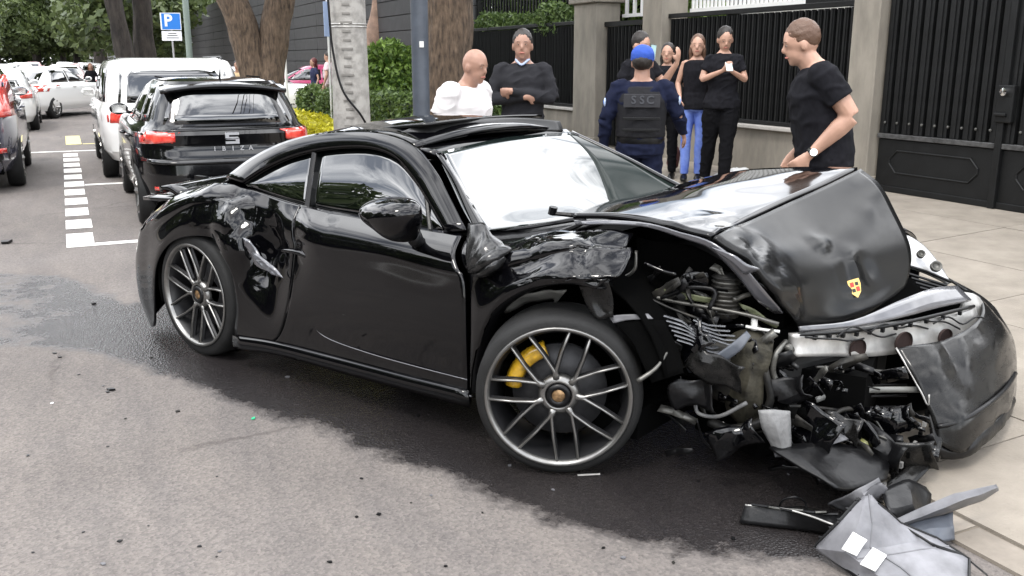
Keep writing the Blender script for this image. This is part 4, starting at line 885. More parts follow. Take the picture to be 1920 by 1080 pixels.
# wheel arch liners and underside (dark)
def liner(cx,r,y0,y1,a0,a1,m=VOID):
    G=[[Vector((cx+r*math.cos(a),y,.37+r*math.sin(a))) for y in (y0,(y0+y1)/2,y1)] for a in lin(a0,a1,17)]; return gridmesh('arch_liner',G,m,car,.01)
liner(rh.x,.41,-.92,-.4,-.3,PI+.3); liner(rh.x,.41,.4,.92,-.3,PI+.3); liner(1.2,.44,-.78,-.45,.2,PI+.1)
MB().box((-.15,0,.22),(3.3,1.5,.12)).box((-1.75,0,.42),(.7,1.5,.35)).box((.15,0,.60),(1.7,1.30,.5)).box((-1.25,0,.72),(1.0,1.15,.22)).build('underbody',VOID,car)
# arch edge return at the front, with pale liner flap seen in the photo
def front_fender():
    F_=[K((877,446,-.79),(883,520,-.90),(886,600,-.935),(885,690,-.94),(884,738,-.93)),
        K((925,455,-.78),(912,520,-.915),(903,580,-.945),(896,630,-.95),(890,680,-.945)),
        K((990,452,-.76),(972,500,-.90),(955,532,-.95),(937,562,-.96),(915,597,-.955)),
        K((1060,438,-.72),(1045,480,-.86),(1022,508,-.94),(1000,525,-.96),(975,548,-.96)),
        K((1125,426,-.68),(1115,468,-.82),(1098,500,-.90),(1072,522,-.95),(1042,536,-.955)),
        K((1188,436,-.64),(1186,466,-.74),(1172,496,-.82),(1148,515,-.88),(1112,537,-.92))]
    G=refine(addrows(F_),9,7)
    c1=Vector(wf(1080,480,y=-.85)); c2=Vector(wf(980,460,y=-.82)); c3=Vector(wf(1165,490,y=-.80))
    m=lambda p: min(1.1,.8*sph(c1,.30)(p)+.35*sph(c2,.2)(p)+.8*sph(c3,.2)(p))
    G=crumple(G,.055,4.5,m,21); G=crumple(G,.006,14,m,4)
    gridmesh('front_wing',G,BLACKP,car,.010,True,flip=True,autos=50)
    # arch return
    ed=[p for p in G[:,-1]]
    gridmesh('arch_lip',[[Vector(p),Vector(p)+Vector((0,.06,-.012)),Vector(p)+Vector((0,.12,0))] for p in ed],BPL,car,.008)
    # liner flap
    fl=[K((930,575,-.90),(950,590,-.86)),K((975,556,-.90),(985,572,-.84)),K((1020,548,-.88),(1035,560,-.82)),K((1062,546,-.86),(1040,572,-.80))]
    gridmesh('arch_liner_flap',crumple(refine(fl,4,3),.008,12,lambda p:1,3),mat('liner_grey',(.14,.14,.13),rough=.5,noise_amt=.4),car,.006)
    # inner wing hanging strip
    st=[K((1085,538,-.88),(1140,520,-.82)),K((1100,575,-.86),(1150,560,-.80)),K((1120,600,-.84),(1150,595,-.80))]
    gridmesh('torn_wing_strip',crumple(refine(st,4,4),.03,8,lambda p:1,13),SCUFFP,car,.006)
    # torn crumpled foil at the door shut line
    cr=[K((880,420,-.82),(905,418,-.84),(925,440,-.84),(935,455,-.82)),
        K((877,450,-.86),(900,455,-.92),(930,460,-.90),(950,462,-.84)),
        K((876,485,-.90),(895,490,-.97),(925,480,-.95),(953,470,-.88)),
        K((882,508,-.92),(898,515,-.97),(925,500,-.96),(945,482,-.90)),
        K((900,518,-.92),(912,516,-.95),(925,508,-.94),(935,498,-.90))]
    g=refine(cr,6,6); a,b=g.shape[:2]
    for i in range(a):
        for j in range(b):
            ang=math.atan2(i-a*.8,j+2); g[i,j,1]+=.013*(2*abs((ang*2.6)%1-.5)-.5)*2; g[i,j,0]+=.006*math.cos(ang*14)
    gridmesh('crumpled_trim',crumple(g,.006,7,lambda p:1,8),mat('crushed_metal',(.05,.05,.05),rough=.18,metal=.5,noise_amt=.8,noise_scale=9),car,.004)
front_fender()
# ---------------------------------------------------------------- bonnet
def bonnet():
    R0=[K((1075,410,-.62),(1130,390,-.3),(1185,376,0),(1240,363,.3),(1290,346,.62)),
        K((1140,411,-.63),(1195,384,-.3),(1245,367,0),(1292,357,.3),(1345,335,.62)),
        K((1205,419,-.64),(1262,386,-.3),(1312,367,0),(1362,346,.3),(1408,325,.62)),
        K((1270,434,-.64),(1330,402,-.3),(1388,378,0),(1450,347,.3),(1510,321,.62)),
        K((1332,450,-.64),(1400,418,-.3),(1468,386,0),(1540,354,.3),(1608,322,.60))]
    R1=[K((1334,451,-.64),(1402,419,-.3),(1470,387,0),(1542,355,.3),(1610,323,.60)),
        K((1372,478,-.62),(1435,456,-.3),(1505,427,0),(1578,390,.3),(1645,352,.585)),
        K((1408,510,-.59),(1468,488,-.29),(1538,463,0),(1612,430,.3),(1672,402,.57)),
        K((1440,545,-.54),(1498,530,-.26),(1565,508,0),(1637,480,.28),(1697,458,.53)),
        K((1466,580,-.46),(1516,578,-.22),(1580,562,0),(1648,535,.25),(1700,498,.48)),
        K((1485,600,-.36),(1530,607,-.17),(1590,592,0),(1648,566,.20),(1690,535,.40)),
        K((1490,606,-.30),(1535,600,-.12),(1588,585,.04),(1642,560,.22),(1680,533,.38))]
    G=refine(R0,7,8); c=Vector(wf(1330,440,y=-.5)); G=crumple(G,.006,5,lambda p:.5,31,jag=False)
    # sharpen buckled edge near the front corner
    G=crumple(G,.015,9,sph(c,.22),2)
    gridmesh('bonnet_rear_half',G,BLACKP,car,.02,True,autos=35)
    H=refine(R1,7,8)
    d1=Vector(wf(1420,500,y=-.5)); d2=Vector(wf(1530,455,y=0)); d3=Vector(wf(1590,510,y=.1)); d4=Vector(wf(1650,400,y=.4)); d5=Vector(wf(1455,570,y=-.45))
    m=lambda p: min(1.1,sph(d1,.22)(p)*1.0+sph(d2,.07)(p)*.7+sph(d3,.13)(p)*.9+sph(d4,.10)(p)*.3+sph(d5,.15)(p))
    H=crumple(H,.026,11,m,17); H=crumple(H,.004,2.5,lambda p:1,1,jag=False)
    n=gridmesh('bonnet_front_half',H,mat('bonnet_paint',(.006,.006,.006),rough=.17,coat=0,ior=1.36,col2=(.010,.010,.010),noise_scale=7,rough_var=.1,bump=.05,bump_scale=6),car,.02,True,autos=25)
    # folded flange along the near edge
    fl=[K((1075,412,-.63),(1078,420,-.645)),K((1200,416,-.65),(1200,424,-.655)),K((1275,436,-.655),(1273,446,-.655)),K((1335,455,-.655),(1332,468,-.65)),K((1385,490,-.63),(1378,512,-.62)),K((1425,535,-.58),(1415,560,-.57)),K((1468,588,-.47),(1452,590,-.47))]
    gridmesh('bonnet_flange',crumple(refine(fl,5,3),.006,9,lambda p:1,5),mat('bare_flange',(.10,.10,.11),rough=.2,metal=.4,coat=1),car,.006)
    # pale folded triangle beside the wing
    tr=[K((1330,462,-.66),(1340,470,-.66)),K((1375,478,-.66),(1372,492,-.66)),K((1400,495,-.64),(1392,512,-.64)),K((1425,505,-.62),(1400,515,-.62))]
    gridmesh('folded_edge',refine(tr,4,3),mat('bare_flange',()),car,.004)
    # crest on the nose
    c=wf(1603,541,y=.04); 
    i=None;best=9
    for a in range(H.shape[0]):
        for b in range(H.shape[1]):
            d_=(Vector(H[a,b])-c).length
            if d_<best: best=d_;i=(a,b)
    P0=Vector(H[i]); du=Vector(H[i[0]+2,i[1]]-H[i[0]-2,i[1]]).normalized(); dv=Vector(H[i[0],i[1]+2]-H[i[0],i[1]-2]).normalized(); nn=dv.cross(du).normalized()
    if nn.x<0: nn=-nn
    nn=(nn+Vector((.2,-.5,.1))).normalized(); dv=(dv-nn*dv.dot(nn)).normalized(); du=nn.cross(dv); du=-du if du.z>0 else du
    Mx=Matrix((( *dv,0),( *(-du),0),(*nn,0),(0,0,0,1))).transposed(); Mx.translation=P0+nn*.022
    sh=[(-.022,.03),(.022,.03),(.024,.012),(.018,-.014),(0,-.032),(-.018,-.014),(-.024,.012)]
    k=MB().prism([(x*1.25,y*1.25) for x,y in sh],.004,Mx).build('bonnet_crest',mat('crest_gold',(.75,.50,.16),rough=.3,metal=.6),car)
    for (x0,y0,w_,h_,cc) in [(-.016,.006,.014,.016,'crest_red'),(.003,-.012,.013,.016,'crest_red'),(.003,.008,.012,.012,'crest_black'),(-.013,-.012,.012,.012,'crest_black')]:
        MB().prism([(x0*1.25,y0*1.25),((x0+w_)*1.25,y0*1.25),((x0+w_)*1.25,(y0+h_)*1.25),(x0*1.25,(y0+h_)*1.25)],.0055,Mx).build('crest_field',mat(cc,(.45,.03,.02) if 'red' in cc else (.01,.01,.01),rough=.4),k)
bonnet()
# ---------------------------------------------------------------- nose: slam panel, beam, bumper shell, lamp
PX=lambda x,y,yy: wf(x,y,y=yy)
def nose():
    sl=[K((1500,612,-.40),(1502,622,-.40)),K((1600,600,-.10),(1605,612,-.10)),K((1690,562,.20),(1700,592,.16)),K((1750,540,.45),(1765,575,.40)),K((1795,535,.62),(1822,562,.60))]
    gridmesh('slam_panel',refine(sl,5,3),mat('panel_grey',(.13,.13,.14),rough=.25,metal=.3,coat=.6,noise_amt=.3,noise_scale=6),car,.01)
    ru=[K((1495,622,-.42),(1497,628,-.42)),K((1600,612,-.12),(1602,620,-.12)),K((1700,596,.15),(1703,603,.15)),K((1822,566,.58),(1826,574,.58))]
    R_=refine(ru,8,1)
    MB().tube([Vector(p) for p in R_[:,1]],.008,6).build('bonnet_seal',BPL,car,True)
    for i in range(2,len(R_)-1,2): MB().box(Vector(R_[i,1])+Vector((.01,0,-.012)),(.014,.018,.016)).build('seal_clip',BPL,car)
    # crash beam with lightening holes
    bm=[K((1492,628,-.45),(1490,650,-.45),(1495,668,-.45)),K((1560,622,-.24),(1558,645,-.24),(1562,668,-.24)),K((1640,612,.0),(1640,640,.0),(1645,668,.0)),K((1720,600,.22),(1722,628,.22),(1728,655,.22)),K((1790,590,.45),(1792,612,.45),(1798,632,.45)),K((1830,575,.60),(1834,592,.60),(1838,608,.60))]
    B=refine(bm,5,3); gridmesh('crash_beam',crumple(B,.008,6,lambda p:1,6),ALU,car,.03)
    for (x,y,yy,r) in [(1600,652,-.10,.038),(1686,640,.10,.042),(1764,630,.33,.034)]:
        c=wf(x,y,y=yy); b=Vector((1,-.45,0)).normalized(); M=b.to_track_quat('Z','Y').to_matrix()
        q=MB().lathe([(r,.0),(r*1.12,.008),(r*1.12,.016)],24,'z'); q.lathe([(0,.0),(r*1.02,.004)],24,'z'); o=q.build('beam_hole',mat('rust_void',(.02,.009,.007),rough=.9),car); o.location=c+b*.012; o.rotation_euler=M.to_euler()
    # wires along the beam
    rg=random.Random(5)
    for k in range(5):
        P=[]; y0=-.4+.2*k
        for i in range(5): t=i/4; x=1510+(k*60)+t*110; y=628-k*7+rg.uniform(-9,12); P.append(wf(x,y,y=-.42+(x-1500)/330*.98-.03))
        MB().tube(cr1(np.array(P),4),.004,5).build('wiring',BPL,car,True)
    # white inner corner of the far lamp mount
    co=[K((1795,545,.62),(1820,552,.66),(1838,566,.70)),K((1800,565,.62),(1828,575,.66),(1840,590,.69)),K((1790,590,.60),(1818,600,.64),(1836,612,.66)),K((1770,612,.55),(1795,625,.58),(1815,635,.60))]
    gridmesh('lamp_mount',crumple(refine(co,4,4),.015,9,lambda p:1,8),ALU,car,.008,autos=30)
    # far head lamp
    hl=[K((1682,438,.62),(1694,470,.60),(1702,500,.58)),K((1705,442,.68),(1722,478,.66),(1735,510,.63)),K((1735,462,.74),(1750,495,.71),(1764,522,.68)),K((1765,497,.78),(1775,515,.75),(1783,530,.72))]
    G=refine(hl,5,5); G[:,:,2]+= .03*np.sin(np.linspace(0,PI,G.shape[0]))[:,None]*np.sin(np.linspace(0,PI,G.shape[1]))[None]
    hlp=gridmesh('head_lamp',G,CLEAR,car,.02)
    for (x,y,yy,r_) in ((1752,503,.66,.020),(1724,480,.64,.015)):
        q=wf(x,y,y=yy); o=MB().lathe([(r_*1.25,-.004),(r_*1.25,.012),(r_,.014),(r_*.85,.004),(0,.002)],20,'z').build('lamp_projector',STEEL,hlp,True); o.location=q+Vector((.012,-.03,.014)); o.rotation_euler=Vector((.5,-.7,.6)).to_track_quat('Z','Y').to_euler()
    MB().tube([Vector(p)+Vector((0,0,.004)) for p in G[:,-1]],.007,6).build('lamp_rim',BPL,hlp,True)
    # far wing behind the lamp
    fw_=[K((1610,324,.62),(1640,350,.80),(1660,390,.86)),K((1655,375,.64),(1680,420,.82),(1700,450,.88)),K((1690,440,.66),(1730,455,.86),(1755,480,.92)),K((1700,470,.66),(1790,520,.90),(1800,532,.94))]
    fa=[[Vector((x,y,z)) for (y,z) in ((.60,.93-.08*max(0,x-1.3)),(.78,.90-.12*max(0,x-1.3)),(.90,.70),(.93,.45))] for x in (.85,1.1,1.35,1.6,1.85,2.05)]
    gridmesh('front_wing',refine(fa,3,3),BLACKP,car,.012)
    # slots of the black grille under the lamp
    for k in range(4): MB().tube([wf(1700+8*k,512+9*k,y=.5),wf(1775+3*k,535+7*k,y=.62)],.006,5).build('lamp_bracket_strip',BPL,car)
    # bumper shell, still hanging on the far side
    bs=[K((1680,652,.02),(1700,690,.0),(1725,735,-.02),(1750,790,-.04),(1758,830,-.05)),
        K((1740,645,.14),(1762,685,.10),(1785,738,.06),(1805,790,.02),(1800,850,.0)),
        K((1805,622,.36),(1825,670,.30),(1840,725,.24),(1850,775,.18),(1840,828,.14)),
        K((1842,590,.58),(1868,640,.52),(1878,700,.46),(1882,755,.40),(1872,806,.34)),
        K((1838,558,.74),(1885,612,.74),(1900,670,.70),(1903,725,.66),(1896,775,.60)),
        K((1815,545,.86),(1868,590,.92),(1903,640,.94),(1908,700,.92),(1905,750,.86)),
        K((1780,520,.92),(1850,560,1.0),(1885,610,1.02),(1895,680,1.0),(1890,740,.96))]
    G=refine(bs,6,6); cc=Vector(wf(1700,690,y=.05)); G=crumple(G,.012,6,lambda p:.5+1.2*sph(cc,.3)(p),12)
    gridmesh('front_bumper_shell',G,SCUFFP,car,.012,True,autos=40)
    lip=[K((1752,826,-.05),(1758,842,-.06),(1765,862,-.04)),K((1800,838,.02),(1805,850,.02),(1806,860,.03)),K((1845,808,.16),(1850,820,.16),(1850,832,.17)),K((1880,775,.40),(1884,788,.38),(1884,798,.38)),K((1900,742,.66),(1905,752,.64),(1903,762,.62))]
    gridmesh('bumper_lip',crumple(refine(lip,6,3),.006,12,lambda p:1,3),BPL,car,.02)
    MB().tube(cr1(np.array(K((1757,800,-.05),(1800,790,.02),(1850,760,.18),(1885,730,.42),(1904,700,.70))),4),.010,6).build('lower_grille_bar',BPL,car,True)
    # white torn edge line of the shell
    MB().tube(cr1(np.array(K((1680,652,.015),(1702,690,-.005),(1727,735,-.025),(1740,760,-.03),(1742,740,-.03))),4),.004,5).build('torn_edge',ALU,car,True)
nose()
# ---------------------------------------------------------------- exposed wreckage between wheel and nose
def guts():
    rg=random.Random(11)
    # near-black filler blocks put in as the deep shade behind the wreckage
    MB().box((1.45,.15,.50),(.9,1.0,.45)).box((1.8,.0,.32),(.7,.7,.25),Matrix.Rotation(.2,3,'Z')).build('dark_filler',VOID,car)
    MB().box((0,0,0),(.36,1.30,.52)).build('dark_filler',VOID,car,loc=(1.93,.22,.34),rot=(0,0,-.36))
    MB().box((1.80,.35,.60),(.45,.6,.12)).build('dark_filler',VOID,car)
    def rnd(): return rg.uniform(-1,1)
    def tubepx(name,pts,r,m,n=7,smooth=True): 
        P=cr1(np.array([wf(*p[:2],y=p[2]) for p in pts]),5); return MB().tube(P,r,n).build(name,m,car,smooth)
    def sheet(name,rows,m,amp=.02,fr=9,th=.005,seed=0,nu=4): return gridmesh(name,crumple(refine(KG(rows),nu,nu),amp,fr,lambda p:1,seed),m,car,th,autos=26)
    # inner wing skin under the bonnet edge (black, faceted)
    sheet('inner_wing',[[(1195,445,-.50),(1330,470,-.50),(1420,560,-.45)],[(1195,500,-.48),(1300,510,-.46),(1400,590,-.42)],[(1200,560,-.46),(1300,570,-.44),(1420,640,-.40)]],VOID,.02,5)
    # suspension strut / spring tower with ribbed canister
    c=wf(1362,545,y=-.50)
    for k in range(9): MB().lathe([(.050,-.006),(.060,0),(.050,.006)],20,'z',(c.x,c.y,c.z+.055-.017*k)).build('ribbed_canister_ring',STEEL if k%2 else DARKM,car,True)
    MB().lathe([(0,.07),(.045,.07),(.052,.05),(.052,-.10),(0,-.10)],20,'z',c).build('ribbed_canister',DARKM,car,True)
    c=wf(1275,540,y=-.52); MB().lathe([(0,.02),(.06,.015),(.075,-.02),(.06,-.05)],20,'z',c).build('strut_top',DARKM,car,True)
    MB().tube([c+Vector((0,0,-.05)),c+Vector((.04,.0,-.30))],.035,10).build('strut',DARKM,car,True)
    # greenish brackets
    GRN=mat('primer_green_grey',(.15,.165,.09),rough=.5,noise_amt=.6,noise_scale=16); OLI=mat('olive_cast_metal',(.055,.05,.036),rough=.6,metal=.1,spec=.25,noise_amt=.8,noise_scale=14,bump=.8,bump_scale=22)
    sheet('bracket',[[(1225,545,-.58),(1250,535,-.58)],[(1245,555,-.58),(1265,545,-.58)],[(1330,570,-.56),(1335,560,-.56)]],GRN,.012,12)
    sheet('bracket',[[(1385,568,-.52),(1392,578,-.52)],[(1415,580,-.50),(1410,592,-.50)],[(1440,600,-.48),(1432,605,-.48)],[(1460,612,-.46),(1455,617,-.46)]],GRN,.008,12)
    tubepx('brace',[(1160,530,-.62),(1240,560,-.60),(1320,575,-.58),(1400,590,-.54),(1460,608,-.5)],[.008]*21,STEEL)
    tubepx('brace',[(1190,545,-.64),(1250,575,-.62),(1310,598,-.60)],[.006]*11,DARKM)
    tubepx('hose',[(1240,560,-.60),(1290,540,-.58),(1340,545,-.56),(1330,580,-.58)],[.010]*16,BPL)
    tubepx('hose',[(1150,500,-.60),(1165,520,-.62),(1190,505,-.62),(1193,470,-.60)],[.007]*16,STEEL)
    tubepx('pipe',[(1415,594,-.52),(1414,618,-.52)],[.013]*6,mat('white_plastic',(.6,.6,.58),rough=.4))
    tubepx('pipe',[(1398,612,-.54),(1430,618,-.52),(1462,622,-.50)],[.006]*11,mat('white_plastic',()))
    # cast knuckle / arm / housing in the middle
    sheet('cast_housing',[[(1370,640,-.50),(1410,625,-.50),(1450,640,-.48)],[(1365,690,-.55),(1405,685,-.58),(1440,690,-.54)],[(1370,740,-.55),(1400,745,-.58),(1425,750,-.54)],[(1385,780,-.52),(1400,790,-.52),(1420,785,-.50)]],OLI,.03,8,.02,7)
    sheet('cast_housing',[[(1310,640,-.52),(1350,640,-.55),(1380,650,-.52)],[(1315,690,-.55),(1350,700,-.58),(1375,705,-.55)],[(1340,740,-.55),(1360,750,-.56),(1385,755,-.54)]],DARKM,.03,8,.02,17)
    tubepx('control_arm',[(1330,790,-.60),(1370,805,-.60),(1420,795,-.58),(1440,780,-.56)],[.020]*16,DARKM)
    tubepx('hose',[(1303,750,-.62),(1310,775,-.64),(1350,780,-.64),(1400,755,-.62)],[.008]*16,mat('grey_hose',(.12,.12,.12),rough=.5))
    tubepx('link_rod',[(1195,715,-.86),(1230,690,-.80),(1255,655,-.72)],[.010,.010,.009,.009,.008,.008,.007,.007,.006,.006,.006],STEEL)
    tubepx('hose',[(1440,640,-.50),(1432,680,-.54),(1445,740,-.54),(1440,765,-.54)],[.016]*16,DARKM)
    tubepx('hose',[(1475,640,-.46),(1455,665,-.52),(1450,700,-.52),(1470,735,-.5)],[.012]*16,STEEL)
    # broken lamp / duct fins
    FIN=mat('lamp_reflector_grey',(.30,.31,.33),rough=.25,metal=.5,noise_amt=.5,noise_scale=25)
    for k in range(6):
        x0=1245+k*5;y0=592+k*9
        g=K((x0,y0,-.70),(x0+34,y0+11,-.68),(x0+52+k*3,y0+24,-.66),(x0+80,y0+22,-.62)); MB().tube(cr1(np.array(g),3),[(.010,.003)]*10,6).build('cooling_fin',FIN,car)
    for k in range(5):
        x0=1300+k*9;y0=600+k*9; g=K((x0,y0,-.66),(x0+30,y0+10,-.64),(x0+60,y0+12,-.62)); MB().tube(g,[(.009,.003)]*3,6).build('cooling_fin',FIN,car)
    # long plastic blade
    sheet('torn_duct',[[(1285,690,-.66),(1290,700,-.66)],[(1330,672,-.68),(1335,690,-.68)],[(1370,645,-.66),(1385,660,-.66)],[(1400,620,-.62),(1408,630,-.62)]],mat('slate_plastic',(.09,.10,.12),rough=.3,noise_amt=.4),.008,8)
    sheet('torn_duct',[[(1140,592,-.80),(1150,606,-.80)],[(1175,590,-.78),(1180,600,-.78)],[(1215,588,-.74),(1225,598,-.74)]],GPL,.010,14)
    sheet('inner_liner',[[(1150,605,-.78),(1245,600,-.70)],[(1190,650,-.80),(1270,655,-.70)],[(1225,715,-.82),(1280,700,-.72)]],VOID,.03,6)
    # radiator stack and dark core behind the opening
    MB().box((0,0,0),(.06,.62,.22)).build('radiator',mat('radiator_black',(.010,.010,.010),rough=.6),car,loc=wf(1600,720,y=-.12)+Vector((-.10,0,0)),rot=(0,.05,-.36))
    for k in range(6): tubepx('radiator_tube',[(1475,700+k*22,-.38),(1560,700+k*22,-.15),(1700,702+k*20,.10)],[.005]*11,BPL)
    tubepx('grille_strip',[(1530,688,-.30),(1600,690,-.14),(1665,697,0),(1722,697,.08)],[(.007,.006)]*16,STEEL)
    tubepx('grille_strip',[(1530,750,-.34),(1570,737,-.24),(1640,731,-.10),(1740,731,.05)],[(.007,.013)]*16,mat('smoked_trim',(.16,.16,.15),rough=.35))
    tubepx('grille_strip',[(1430,770,-.56),(1500,762,-.42),(1590,772,-.28)],[(.006,.008)]*11,DARKM)
    # pale duct lip
    sheet('air_duct',[[(1422,768,-.62),(1450,768,-.60),(1480,770,-.56)],[(1430,800,-.62),(1455,800,-.62),(1482,800,-.56)],[(1445,825,-.60),(1462,828,-.60),(1482,828,-.56)],[(1455,846,-.58),(1468,848,-.58),(1478,842,-.56)]],mat('pale_duct_plastic',(.20,.20,.20),rough=.45,noise_amt=.35,noise_scale=12,bump=.3),.008,9,.01)
    # lower tray with fragments
    sheet('undertray',[[(1440,845,-.62),(1560,840,-.40),(1650,850,-.22)],[(1500,890,-.66),(1590,880,-.44),(1660,880,-.30)],[(1560,925,-.68),(1610,915,-.52),(1655,905,-.38)]],BPL,.03,5,.01,4)
    MB().tube([wf(1455,848,y=-.60),wf(1560,846,y=-.38),wf(1640,848,y=-.22)],[(.018,.02)]*3,4).build('tray_edge',GPL,car)
    sheet('lamp_shard',[[(1540,810,-.42),(1565,800,-.40)],[(1545,830,-.42),(1580,815,-.38)],[(1560,838,-.42),(1590,825,-.38)]],GPL,.02,14,.006,2)
    c=wf(1622,833,y=-.25); MB().lathe([(0,.02),(.02,.02),(.022,-.02),(0,-.02)],12,'x',c).build('indicator_bulb',mat('amber_green_lens',(.5,.5,.2),rough=.2),car,True)
    tubepx('wiring',[(1590,768,-.28),(1625,775,-.22),(1650,800,-.20),(1668,840,-.20),(1690,855,-.18)],[.006]*21,STEEL)
    tubepx('wiring',[(1600,766,-.28),(1640,782,-.2),(1660,825,-.2)],[.005]*11,BPL)
    tubepx('wiring',[(1683,820,-.16),(1686,840,-.18),(1700,860,-.18)],[.004]*11,ALU)
    tubepx('brake_pipe',[(1545,795,-.42),(1575,770,-.34),(1610,765,-.28)],[.010]*11,DARKM)
    # scattered crushed bits: count is small enough to keep each as a part
    mats=[STEEL,DARKM,BPL,BPL,DARKM,BLACKP,BLACKP,BPL,BLACKP,VOID]
    zones=[(1200,1480,510,620,-.62,-.45,45),(1250,1480,620,850,-.66,-.48,45),(1480,1740,765,905,-.50,-.10,50),(1460,1720,670,760,-.52,-.06,16)]
    for x0,x1,y0,y1,a,b,n in zones:
        for k in range(n):
            x,y=rg.uniform(x0,x1),rg.uniform(y0,y1); t=(x-x0)/(x1-x0); yy=a+(b-a)*t+rg.uniform(-.03,.03); p=wf(x,y,y=yy)
            if p.z<.04 : continue
            if p.z>.62+.0*x and x>1430: continue
            m=rg.choice(mats) if y<640 or rg.random()<.5 else BLACKP
            u=rg.random()
            if u<.17:
                q=[p]; dd=Vector((rnd(),rnd()*.35,rnd()*.6)).normalized(); st=rg.uniform(.02,.055)
                for i in range(3): dd=(dd+Vector((rnd(),rnd()*.5,rnd()))*.28).normalized(); q.append(q[-1]+dd*st)
                MB().tube(cr1(np.array(q),3),rg.choice([.003,.004,.006,.010]),6).build('bent_rod',m,car,True)
            elif u<.22:
                r_=rg.uniform(.012,.03); MB().lathe([(0,-.012),(r_,-.012),(r_,.010),(r_*.6,.014),(r_*.5,.004),(0,.004)],14,'y').build('cracked_housing',m,car,True,loc=p,rot=(rnd(),rnd(),rnd()))
            else:
                L_=rg.uniform(.02,.075); w_=rg.uniform(.008,.03); th_=rg.uniform(-.9,.9); bx=Vector((math.cos(th_),rnd()*.4,math.sin(th_))); by=Vector((-math.sin(th_)*.8,rnd()*.5,math.cos(th_)))
                G=[[p+bx*(L_*(i/3-.5)*2)+by*(w_*(j-1)*rg.uniform(.5,1.2))+Vector((0,rnd()*.008+.012*math.sin(i*1.7),0)) for j in range(3)] for i in range(4)]
                gridmesh('crushed_plate',G,m,car,.003,autos=20)
    big=[(1300,640,-.66),(1345,690,-.68),(1300,740,-.68),(1380,820,-.66),(1250,660,-.70),(1480,730,-.50),(1530,800,-.46),(1580,800,-.36),(1650,830,-.26),(1680,790,-.16),(1705,850,-.18)]
    for n_,(x,y,yy) in enumerate(big):
        p=wf(x,y,y=yy); L_=rg.uniform(.06,.12); w_=rg.uniform(.035,.07); th_=rg.uniform(-.8,.8); bx=Vector((math.cos(th_),rnd()*.3,math.sin(th_))); by=Vector((-math.sin(th_),rnd()*.4,math.cos(th_)))
        G=[[p+bx*(L_*(i/2-1))+by*(w_*(j/1.5-1))+Vector((0,-.012*((i*j)%3),rnd()*.012)) for j in range(4)] for i in range(5)]
        G=crumple(reflin(G,3,3),.03,9,lambda p:1,n_+40); gridmesh('torn_sheet',G,[BLACKP,SCUFFP,BPL][n_%3],car,.004,autos=30)
    # vertical broken bumper carrier running down to the kerb
    v=[K((1735,770,.00),(1760,775,.02)),K((1742,830,-.06),(1762,835,-.04)),K((1715,865,-.14),(1745,875,-.12)),K((1670,900,-.26),(1705,918,-.24)),K((1625,930,-.38),(1660,950,-.36))]
    gridmesh('bumper_carrier',crumple(refine(v,5,4),.012,9,lambda p:1,8),SCUFFP,car,.02,autos=30)
    for k in range(9):
        t=k/8; x=1738+(1640-1738)*t**1.5; y=775+155*t; p=wf(x,y,y=0-.36*t-.03); MB().box(p,(.012,.02,.022)).build('carrier_slot',ALU if k%2 else VOID,car)
guts()
# rear lamp of the wreck
gridmesh('rear_lamp',refine([K((284,408,-.785),(292,412,-.80)),K((278,418,-.80),(290,424,-.82)),K((280,430,-.815),(292,432,-.84))],3,3),TAILR,car,.008)
MB().tube(cr1(np.array(K((290,420,-.86),(300,436,-.90),(318,440,-.935))),4),.003,5).build('lamp_crack',ALU,car)
gridmesh('scraped_flank',crumple(refine([K((455,445,-.935),(470,450,-.92)),K((468,475,-.93),(490,480,-.91)),K((485,500,-.93),(512,498,-.915)),K((510,512,-.93),(532,522,-.925))],4,3),.012,14,lambda p:1,4),mat('bare_flange',()),car,.004,autos=25)
# ================================================================ people
SKIN=mat('skin',(.46,.27,.195),rough=.5,noise_amt=.15,noise_scale=12); SKIN2=mat('darker_skin',(.34,.19,.135),rough=.5,noise_amt=.15,noise_scale=12)
HAIRD=mat('dark_hair',(.012,.008,.006),rough=.5,bump=.4,bump_scale=120); HAIRB=mat('brown_hair',(.09,.045,.025),rough=.5,bump=.4,bump_scale=120)
EYE=mat('eye_white',(.30,.25,.22),rough=.3); PUP=mat('eye_pupil',(.02,.012,.01),rough=.2); LIP=mat('lips',(.40,.14,.11),rough=.5)
def remeshed(b,name,m,parent,vox,fold=0,ff=7,seed=0,smooth=4,scale=1):
    o=b.build(name,m,None,True); r=o.modifiers.new('r','REMESH'); r.mode='VOXEL'; r.voxel_size=vox; r.use_smooth_shade=True
    s=o.modifiers.new('s','SMOOTH'); s.iterations=smooth; s.factor=.5
    baked(o); o.data.materials.clear(); o.data.materials.append(m)
    if fold:
        me=o.data; n=len(me.vertices); co=np.empty(n*3); me.vertices.foreach_get('co',co); co=co.reshape(-1,3); no=np.array([v.normal[:] for v in me.vertices])
        d=np.array([ (.6-3*abs(noise.noise(Vector((p[0]*ff+seed+p[2]*3,p[1]*ff,p[2]*ff*1.4))))) + .4*noise.noise(Vector((p[0]*ff*2.3,p[1]*ff*2.3+seed,p[2]*ff*3))) for p in co])
        co=co+no*(np.maximum(d,-.25)*fold)[:,None]; me.vertices.foreach_set('co',co.ravel()); me.update()
    o.data.shade_smooth(); o.parent=parent; return o
